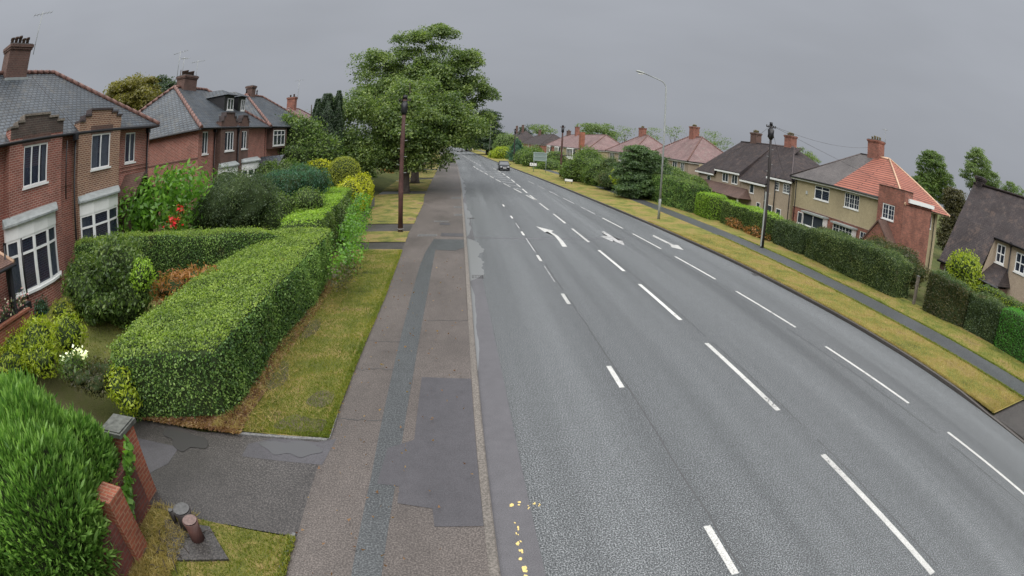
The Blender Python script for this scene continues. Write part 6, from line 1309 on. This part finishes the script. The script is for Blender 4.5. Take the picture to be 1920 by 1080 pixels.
def street_lamp(base, h, reach, label, r=.085):
    t = empty('street_lamp', base, label=label, cat='street lamp'); b = Vector(base)
    m = MB(); m.tube([b, b + Z * 1.35, b + Z * 1.75], [r * 1.25, r * 1.25, r * .9], 12); m.build('base', M['galv'], t)
    p = [b + Z * 1.5, b + Z * (h * .6), b + Z * (h - .6)]
    for i in range(1, 8):
        a = i / 7 * R_(76); p.append(b + Z * (h - .6 + .6 * math.sin(a)) + Vector((-.6 * (1 - math.cos(a)), 0, 0)))
    p.append(p[-1] + Vector((-(reach - .6), 0, .33))); m = MB(); m.tube(p, [r, r * .8, r * .65] + [r * .5] * 7 + [r * .42], 10); m.build('column', M['galv'], t)
    e = p[-1]; hm = MB(); hd = [(-.0, .05, .04), (-.15, .13, .07), (-.5, .15, .09), (-.68, .08, .04)]
    rings = []
    for (dx, w_, hh) in hd: c = e + Vector((dx, 0, -dx * .18)); rings.append([c + Vector((0, -w_, 0)), c + Vector((0, -w_ * .6, hh)), c + Vector((0, w_ * .6, hh)), c + Vector((0, w_, 0)), c + Vector((0, w_ * .7, -hh * .6)), c + Vector((0, -w_ * .7, -hh * .6))])
    for i in range(3):
        for j in range(6): hm.face([rings[i][j], rings[i][(j+1)%6], rings[i+1][(j+1)%6], rings[i+1][j]])
    hm.face(rings[0]); hm.face(rings[3][::-1]); ho = hm.build('lantern', M['galv'], t)
    m = MB(); c = e + Vector((-.34, 0, -.01)); m.box((c.x - .2, c.y - .1, c.z - .075), (c.x + .18, c.y + .1, c.z - .03)); m.build('lens', M['white'], ho)
    return t
street_lamp((13.8, 35.5, .1), 10.2, 1.75, 'tall grey street lamp with curved arm on the right verge')
street_lamp((6.9 + .5, 149, .1), 10, 1.6, 'small looking far street lamp in front of the dark roadside trees')
# direction sign on two posts, back towards us at an angle
sg = empty('road_sign', ((11.38, 80.59, 0.10)[0], 82, .1), label='big grey green road sign on two posts by the right kerb', cat='road sign')
a, b = Vector((11.0, 82.6, .1)), Vector((12.75, 81.6, .1)); U = (b - a).normalized(); Nn = Vector((U.y, -U.x, 0)); fr = (a, U, Nn)
M['signg'] = plain('sign_panel_grey_green', (.2, .26, .25), .45, var=.1); M['signg2'] = plain('sign_panel_rail', (.32, .38, .37), .4, var=.1)
m = MB(); m.obox(fr, -.12, 2.12, 1.75, 3.15, .0, .04); sp = m.build('panel', M['signg'], sg)
m = MB()
for v in (1.8, 2.42, 3.0): m.obox(fr, -.1, 2.1, v, v + .07, .042, .09)
m.build('rail', M['signg2'], sp)
for u in (0.0, 2.0):
    m = MB(); p = a + U * u; m.tube([p, p + Z * 3.1], .055, 8); m.build('post', M['signg2'], sg)
ps = MB(); ps.obox(fr, -.62, -.06, .95, 1.4, .06, .1); ps.obox(fr, .0, .5, .95, 1.4, .06, .1); q = ps.build('plate', M['white'], sg)
bk = MB(); bk.obox(fr, -.7, .58, .88, 1.47, .02, .055); bk.build('backing', M['black'], q)
def text(s, loc, size, mat, parent, rot, name='lettering'):
    cu = bpy.data.curves.new(name, 'FONT'); cu.body = s; cu.size = size; cu.extrude = .002; cu.align_x = 'CENTER'; cu.align_y = 'CENTER'
    o = bpy.data.objects.new(name, cu); COL.objects.link(o); bpy.context.view_layer.update()
    me = bpy.data.meshes.new_from_object(o); bpy.data.objects.remove(o); me.materials.clear(); me.materials.append(mat)
    me.transform(Matrix.Translation(loc) @ rot.to_matrix().to_4x4() if not isinstance(rot, Matrix) else Matrix.Translation(loc) @ rot)
    return link(name, me, parent)
rotm = Matrix((( U.x, 0, Nn.x, 0), (U.y, 0, Nn.y, 0), (0, 1, 0, 0), (0, 0, 0, 1)))
for s, u in (('A', -.34), ('C', .25)): text(s, a + U * u + Z * 1.175 + Nn * .104, .42, M['black'], q, rotm)
# street name plate on short legs
np_ = empty('name_plate', (15.5, 60.5, .1), label='low white street nameplate on two short legs beside the footpath', cat='street name sign')
x0, y0, z0 = (12.41, 61.69, 0.10); np_.location = (x0, y0, .12); frn = FR((x0, y0, 0), Vector((.8, -.6, 0)), Vector((-.6, -.8, 0)))
m = MB(); m.obox(frn, -.5, .5, .42, .68, 0, .03); pp = m.build('plate', M['white'], np_); m = MB(); m.obox(frn, -.54, .54, .38, .72, -.03, -.002); m.build('backing_board', M['black'], pp)
for u in (-.38, .38): m = MB(); m.obox(frn, u - .03, u + .03, .1, .4, -.03, .0); m.build('leg', M['black'], np_)
# gate post, right-hand gardens
gpst = empty('gate_post', (20.6, 16.1, 0), label='weathered grey timber gate post between the two right-hand hedges', cat='gate post')
m = MB(); m.box((20.5, 15.75, 0), (20.64, 15.89, 1.5)); m.build('post', M['stone'], gpst); m = MB(); m.box((20.49, 15.74, 1.502), (20.65, 15.9, 1.54)); m.build('cap', M['conc'], gpst)
# overhead wires
def wire(a, b, sag, label):
    a, b = Vector(a), Vector(b); m = MB(); m.tube([a.lerp(b, i / 12) - Z * sag * 4 * (i / 12) * (1 - i / 12) for i in range(13)], .009, 4); tag(m.build('overhead_wire', M['poled']), label, 'overhead wire', 'telephone wires')
wire(tR, (33, 33.5, 8.6), .5, 'thin wire from the dark footpath pole to the half red roof chimney')
wire(tR, (29.9, 42.5, 3.9), .4, 'thin wire from the dark footpath pole to the dark tiled house eaves')
wire(tR, (30, 60, 4.8), .5, 'thin wire from the dark footpath pole towards the dark roof ridge')
wire(tR, (26.5, 13.8, 4.6), .6, 'thin wire from the dark footpath pole to the catslide roofed house')
wire(tF, (25.9, 113, 3.8), .4, 'thin wire from the brown pole near the road sign to the pinkish house row')
wire((-17.9, 12.9, 9.95), (-13.9, 13.2, 6.95), -.02, 'black cable running down the nearest slate roof')

# ---- cars
M['glassc'] = glassmat('car_glass', (.05, .06, .07), rough=.05); M['tyre'] = plain('tyre', (.02, .02, .02), .8); M['rim'] = plain('wheel_rim', (.4, .41, .42), .3, .7)
M['lamp'] = glassmat('headlight', (.7, .72, .74), rough=.1); M['tail'] = plain('tail_light', (.3, .02, .02), .3)
def car(loc, rz, paint, label, group=None, kind='hatch', name='car'):
    t = empty(name, (0, 0, 0), cat='van' if kind == 'van' else 'car', label=label, group=group)
    Lg, Wd, Hh = (4.2, 1.78, 1.48) if kind == 'hatch' else (4.9, 1.95, 1.95)
    # side profile stations (x forward): bottom z, belt z, half width
    if kind == 'hatch': prof = [(-2.08, .42, .72, .72), (-2.0, .3, .95, .82), (-1.5, .24, 1.0, .88), (-.5, .22, .98, .89), (.6, .22, .95, .89), (1.1, .24, .9, .88), (1.7, .28, .78, .84), (2.02, .34, .66, .76), (2.1, .42, .58, .66)]; roof = [(-1.95, .95), (-1.55, 1.38), (-.9, 1.48), (.0, 1.47), (.35, 1.38), (1.1, .92)]
    else: prof = [(-2.4, .4, 1.0, .9), (-2.35, .3, 1.1, .96), (-1, .26, 1.12, .97), (.8, .26, 1.1, .97), (1.6, .28, 1.05, .95), (2.2, .34, .85, .88), (2.4, .42, .7, .78)]; roof = [(-2.36, 1.1), (-2.28, 1.85), (-1, 1.95), (.6, 1.92), (.9, 1.8), (1.55, 1.08)]
    m = MB(); rings = []
    for (x, zb, zb2, w_) in prof: rings.append([Vector((x, -w_ * .9, zb)), Vector((x, -w_, zb + .12)), Vector((x, -w_, zb2 - .12)), Vector((x, -w_ * .9, zb2)), Vector((x, w_ * .9, zb2)), Vector((x, w_, zb2 - .12)), Vector((x, w_, zb + .12)), Vector((x, w_ * .9, zb))])
    for i in range(len(rings) - 1):
        for j in range(8): m.face([rings[i][j], rings[i][(j+1)%8], rings[i+1][(j+1)%8], rings[i+1][j]], smooth=False)
    m.face(rings[0]); m.face(rings[-1][::-1]); body = m.build('body', paint, t)
    # cabin
    g = MB(); wr, wb = Wd * .36, Wd * .46; zb = roof[0][1]
    pr = [Vector((x, 0, z)) for x, z in roof]; tw = lambda z: wb + (wr - wb) * (z - .93) / (Hh - .93)
    L_ = [Vector((p.x, -tw(p.z), p.z)) for p in pr]; R2 = [Vector((p.x, tw(p.z), p.z)) for p in pr]
    g.face(L_); g.face(R2[::-1]); 
    for k in (0, len(pr) - 2): g.face([L_[k], L_[k+1], R2[k+1], R2[k]])
    g.build('windows', M['glassc'], t); rf = MB()
    for k in range(1, len(pr) - 2): rf.face([L_[k] + Z * .012, L_[k+1] + Z * .012, R2[k+1] + Z * .012, R2[k] + Z * .012])
    for s in (L_, R2):
        for k in range(len(pr) - 1): rf.tube([s[k], s[k+1]], .035, 5)
        q = s[2].lerp(s[3], .6); rf.tube([q, Vector((q.x, q.y * 1.1, .95))], .035, 5)
    rf.build('roof', paint, t)
    for sx, sy in ((1.3, 1), (1.3, -1), (-1.28, 1), (-1.28, -1)):
        w_ = MB(); y = sy * (Wd / 2 - .02); w_.tube([(sx, y - sy * .2, .31), (sx, y, .31)], .31, 16); wh = w_.build('wheel', M['tyre'], t); k = MB(); k.tube([(sx, y, .31), (sx, y + sy * .012, .31)], .19, 12); k.build('rim', M['rim'], wh)
    fx = prof[-1][0]
    for s in (1, -1):
        k = MB(); k.box((fx - .16, s * .42, .56), (fx + .005, s * .7, .7)); k.build('headlight', M['lamp'], t); k = MB(); k.box((prof[0][0] - .005, s * .55, .7), (prof[0][0] + .2, s * .78, .92)); k.build('tail_light', M['tail'], t)
        k = MB(); k.box((.75, s * (Wd / 2 + .02), .95), (.9, s * (Wd / 2 + .17), 1.07)); k.build('mirror', paint, t)
    k = MB(); k.box((fx - .02, -.36, .36), (fx + .015, .36, .54)); k.box((fx - .02, -.6, .26), (fx + .01, .6, .34)); k.build('grille', M['black'], t)
    k = MB(); k.box((fx + .016, -.26, .41), (fx + .025, .26, .52)); k.build('number_plate', M['white'], t)
    t.location = loc; t.rotation_euler = (0, 0, rz); return t
P1m = plain('silver_grey_paint', (.17, .18, .19), .25, .3, var=.05, scale=2); P2m = plain('dark_paint', (.03, .032, .036), .25, .1, var=.05); P3m = plain('white_paint', (.75, .76, .76), .3, var=.03)
car(((6.70, 83.60, 0.00)[0], 86.5, 0), R_(-90.5), P2m, 'dark car with silver bonnet coming towards us by the right kerb')
car(((-1.39, 236.30, 0.00)[0] + .3, 198, 0), R_(-95), P2m, 'tiny dark car far away near the vanishing point of the road', kind='hatch')
car(((1.71, 293.21, 0.00)[0] + 1.0, 215, .05), R_(-95), P3m, 'distant white van under the far dark trees', kind='van', name='van')

# ================================================================== NEAR LEFT CORNER: piers, wall, ivy, posts
M['mosscap'] = plain('mossy_slate_cap', (.085, .09, .08), .6, var=.5, scale=9)
wl = empty('garden_wall', (-5.3, 4.3, PZ), label='orange brick garden wall with two piers and stone cap, next to the feathery conifer hedge', cat='garden wall')
def pier(x, y, s, h, cap):
    m = MB(); m.box((x - s/2, y - s/2, 0), (x + s/2, y + s/2, h)); p = m.build('pier', M['brickG'], wl)
    if cap: c = MB(); c.box((x - s/2 - .06, y - s/2 - .06, h + .002), (x + s/2 + .06, y + s/2 + .06, h + .07)); c.prism([(x - s/2 - .02, y - s/2 - .02, h + .072), (x + s/2 + .02, y - s/2 - .02, h + .072), (x + s/2 + .02, y + s/2 + .02, h + .072), (x - s/2 - .02, y + s/2 + .02, h + .072)], (0, 0, .02)); c.build('cap', M['mosscap'], p)
    return p
pier(-5.55, 5.35, .46, 1.36, True); pier(-5.0, 3.95, .42, 1.2, False)
m = MB(); m.box((-5.4, 4.16, 0), (-5.2, 5.1, 1.0)); m.box((-5.1, 1.2, 0), (-4.88, 3.74, .85)); m.build('panel', M['brickD'], wl)
iv = [(-5.13 + RNG.normal(0, .04), 4.15 + .95 * u, .25 + 1.05 * u + RNG.normal(0, .09)) for u in RNG.uniform(size=240)]
V, F = leaf_arrays(np.array(iv), np.tile([[.9, -.1, .5]], (len(iv), 1)), .14, .8, .5, 5)
tag(link('ivy', fast_mesh('ivy', V, F, np.zeros(len(F), int), [M['laurel']])), 'trail of pale green ivy climbing between the two brick piers', 'ivy')
VG = [(-5.29, 5.15 + RNG.uniform(0, .4), RNG.uniform(.05, .9)) for _ in range(0)]
def stump(x, y, r, h, mt, tm, label, lean=(0, 0)):
    t = empty('wooden_post', (x, y, PZ), label=label, cat='post', group='cut off posts by the drive'); m = MB(); m.tube([(x, y, PZ - .02), (x + lean[0], y + lean[1], PZ + h)], [r * 1.02, r], 14); b = m.build('post', mt, t)
    m = MB(); m.tube([(x + lean[0], y + lean[1], PZ + h), (x + lean[0], y + lean[1], PZ + h + .015)], r * .9, 14); m.build('cut_top', tm, b)
M['cut'] = plain('cut_wood_top', (.16, .11, .1), .7, var=.3, scale=20)
stump(-3.95, 4.62, .14, .42, M['pole'], M['cut'], 'dark red brown post stub with a pale cut top, by the drive')
stump(-4.22, 4.84, .17, .4, M['poled'], M['metalc'], 'grey topped post stub just behind the red brown one')
stump(-4.5, 4.85, .05, .3, M['poled'], M['metalc'], 'thin dark knobbed stub left of the thicker post stubs')
m = MB(); m.prism([(-4.75, 4.85, PZ), (-3.85, 4.95, PZ), (-3.3, 4.35, PZ), (-4.3, 4.0, PZ)], (0, 0, .07)); m.build('concrete_slab', M['drive'], kind='structure')
rr = random.Random(9)
m = MB()
for i in range(26):
    x, y = -4.75 + rr.random() * .9, 3.7 + rr.random() * 1.2; a = rr.uniform(0, 6.28); L = rr.uniform(.15, .45); m.tube([(x, y, PZ + .05), (x + L * .5 * math.cos(a), y + L * .5 * math.sin(a), PZ + .09 + rr.random() * .05), (x + L * math.cos(a), y + L * math.sin(a), PZ + .05)], .008, 4)
tag(m.build('twigs', M['bark']), kind='stuff')
# hanging flower basket under the canopy of the near house
fb = empty('flower_basket', (-12.50, 8.40, 2.34), label='flower box of pink and white blooms under the tiled porch canopy', cat='flower box')
c = Vector((-12.60, 8.38, 2.31)); m = MB(); m.box((c.x - .15, c.y - 1.3, c.z - .25), (c.x + .15, c.y + .55, c.z - .05)); m.build('box', M['black'], fb)
pts = [(c.x + RNG.normal(0, .12), c.y - .4 + RNG.uniform(-.9, .9), c.z + .05 + RNG.normal(0, .14)) for _ in range(420)]
V, F = leaf_arrays(np.array(pts), np.tile([[.5, -.2, .8]], (len(pts), 1)), .09, .7, .7, 6)
link('foliage', fast_mesh('foliage', V, F, RNG.choice(3, len(F), p=[.6, .25, .15]), [M['dk2'], M['pink'], M['whitef']]), fb)
m = MB()
for i in range(3): m.tube([c + Vector((.02, -1.2 + .85 * i, 0)), c + Vector((.02, -1.2 + .85 * i, 1.7))], .035, 6)
m.build('bracket', M['black'], fb)
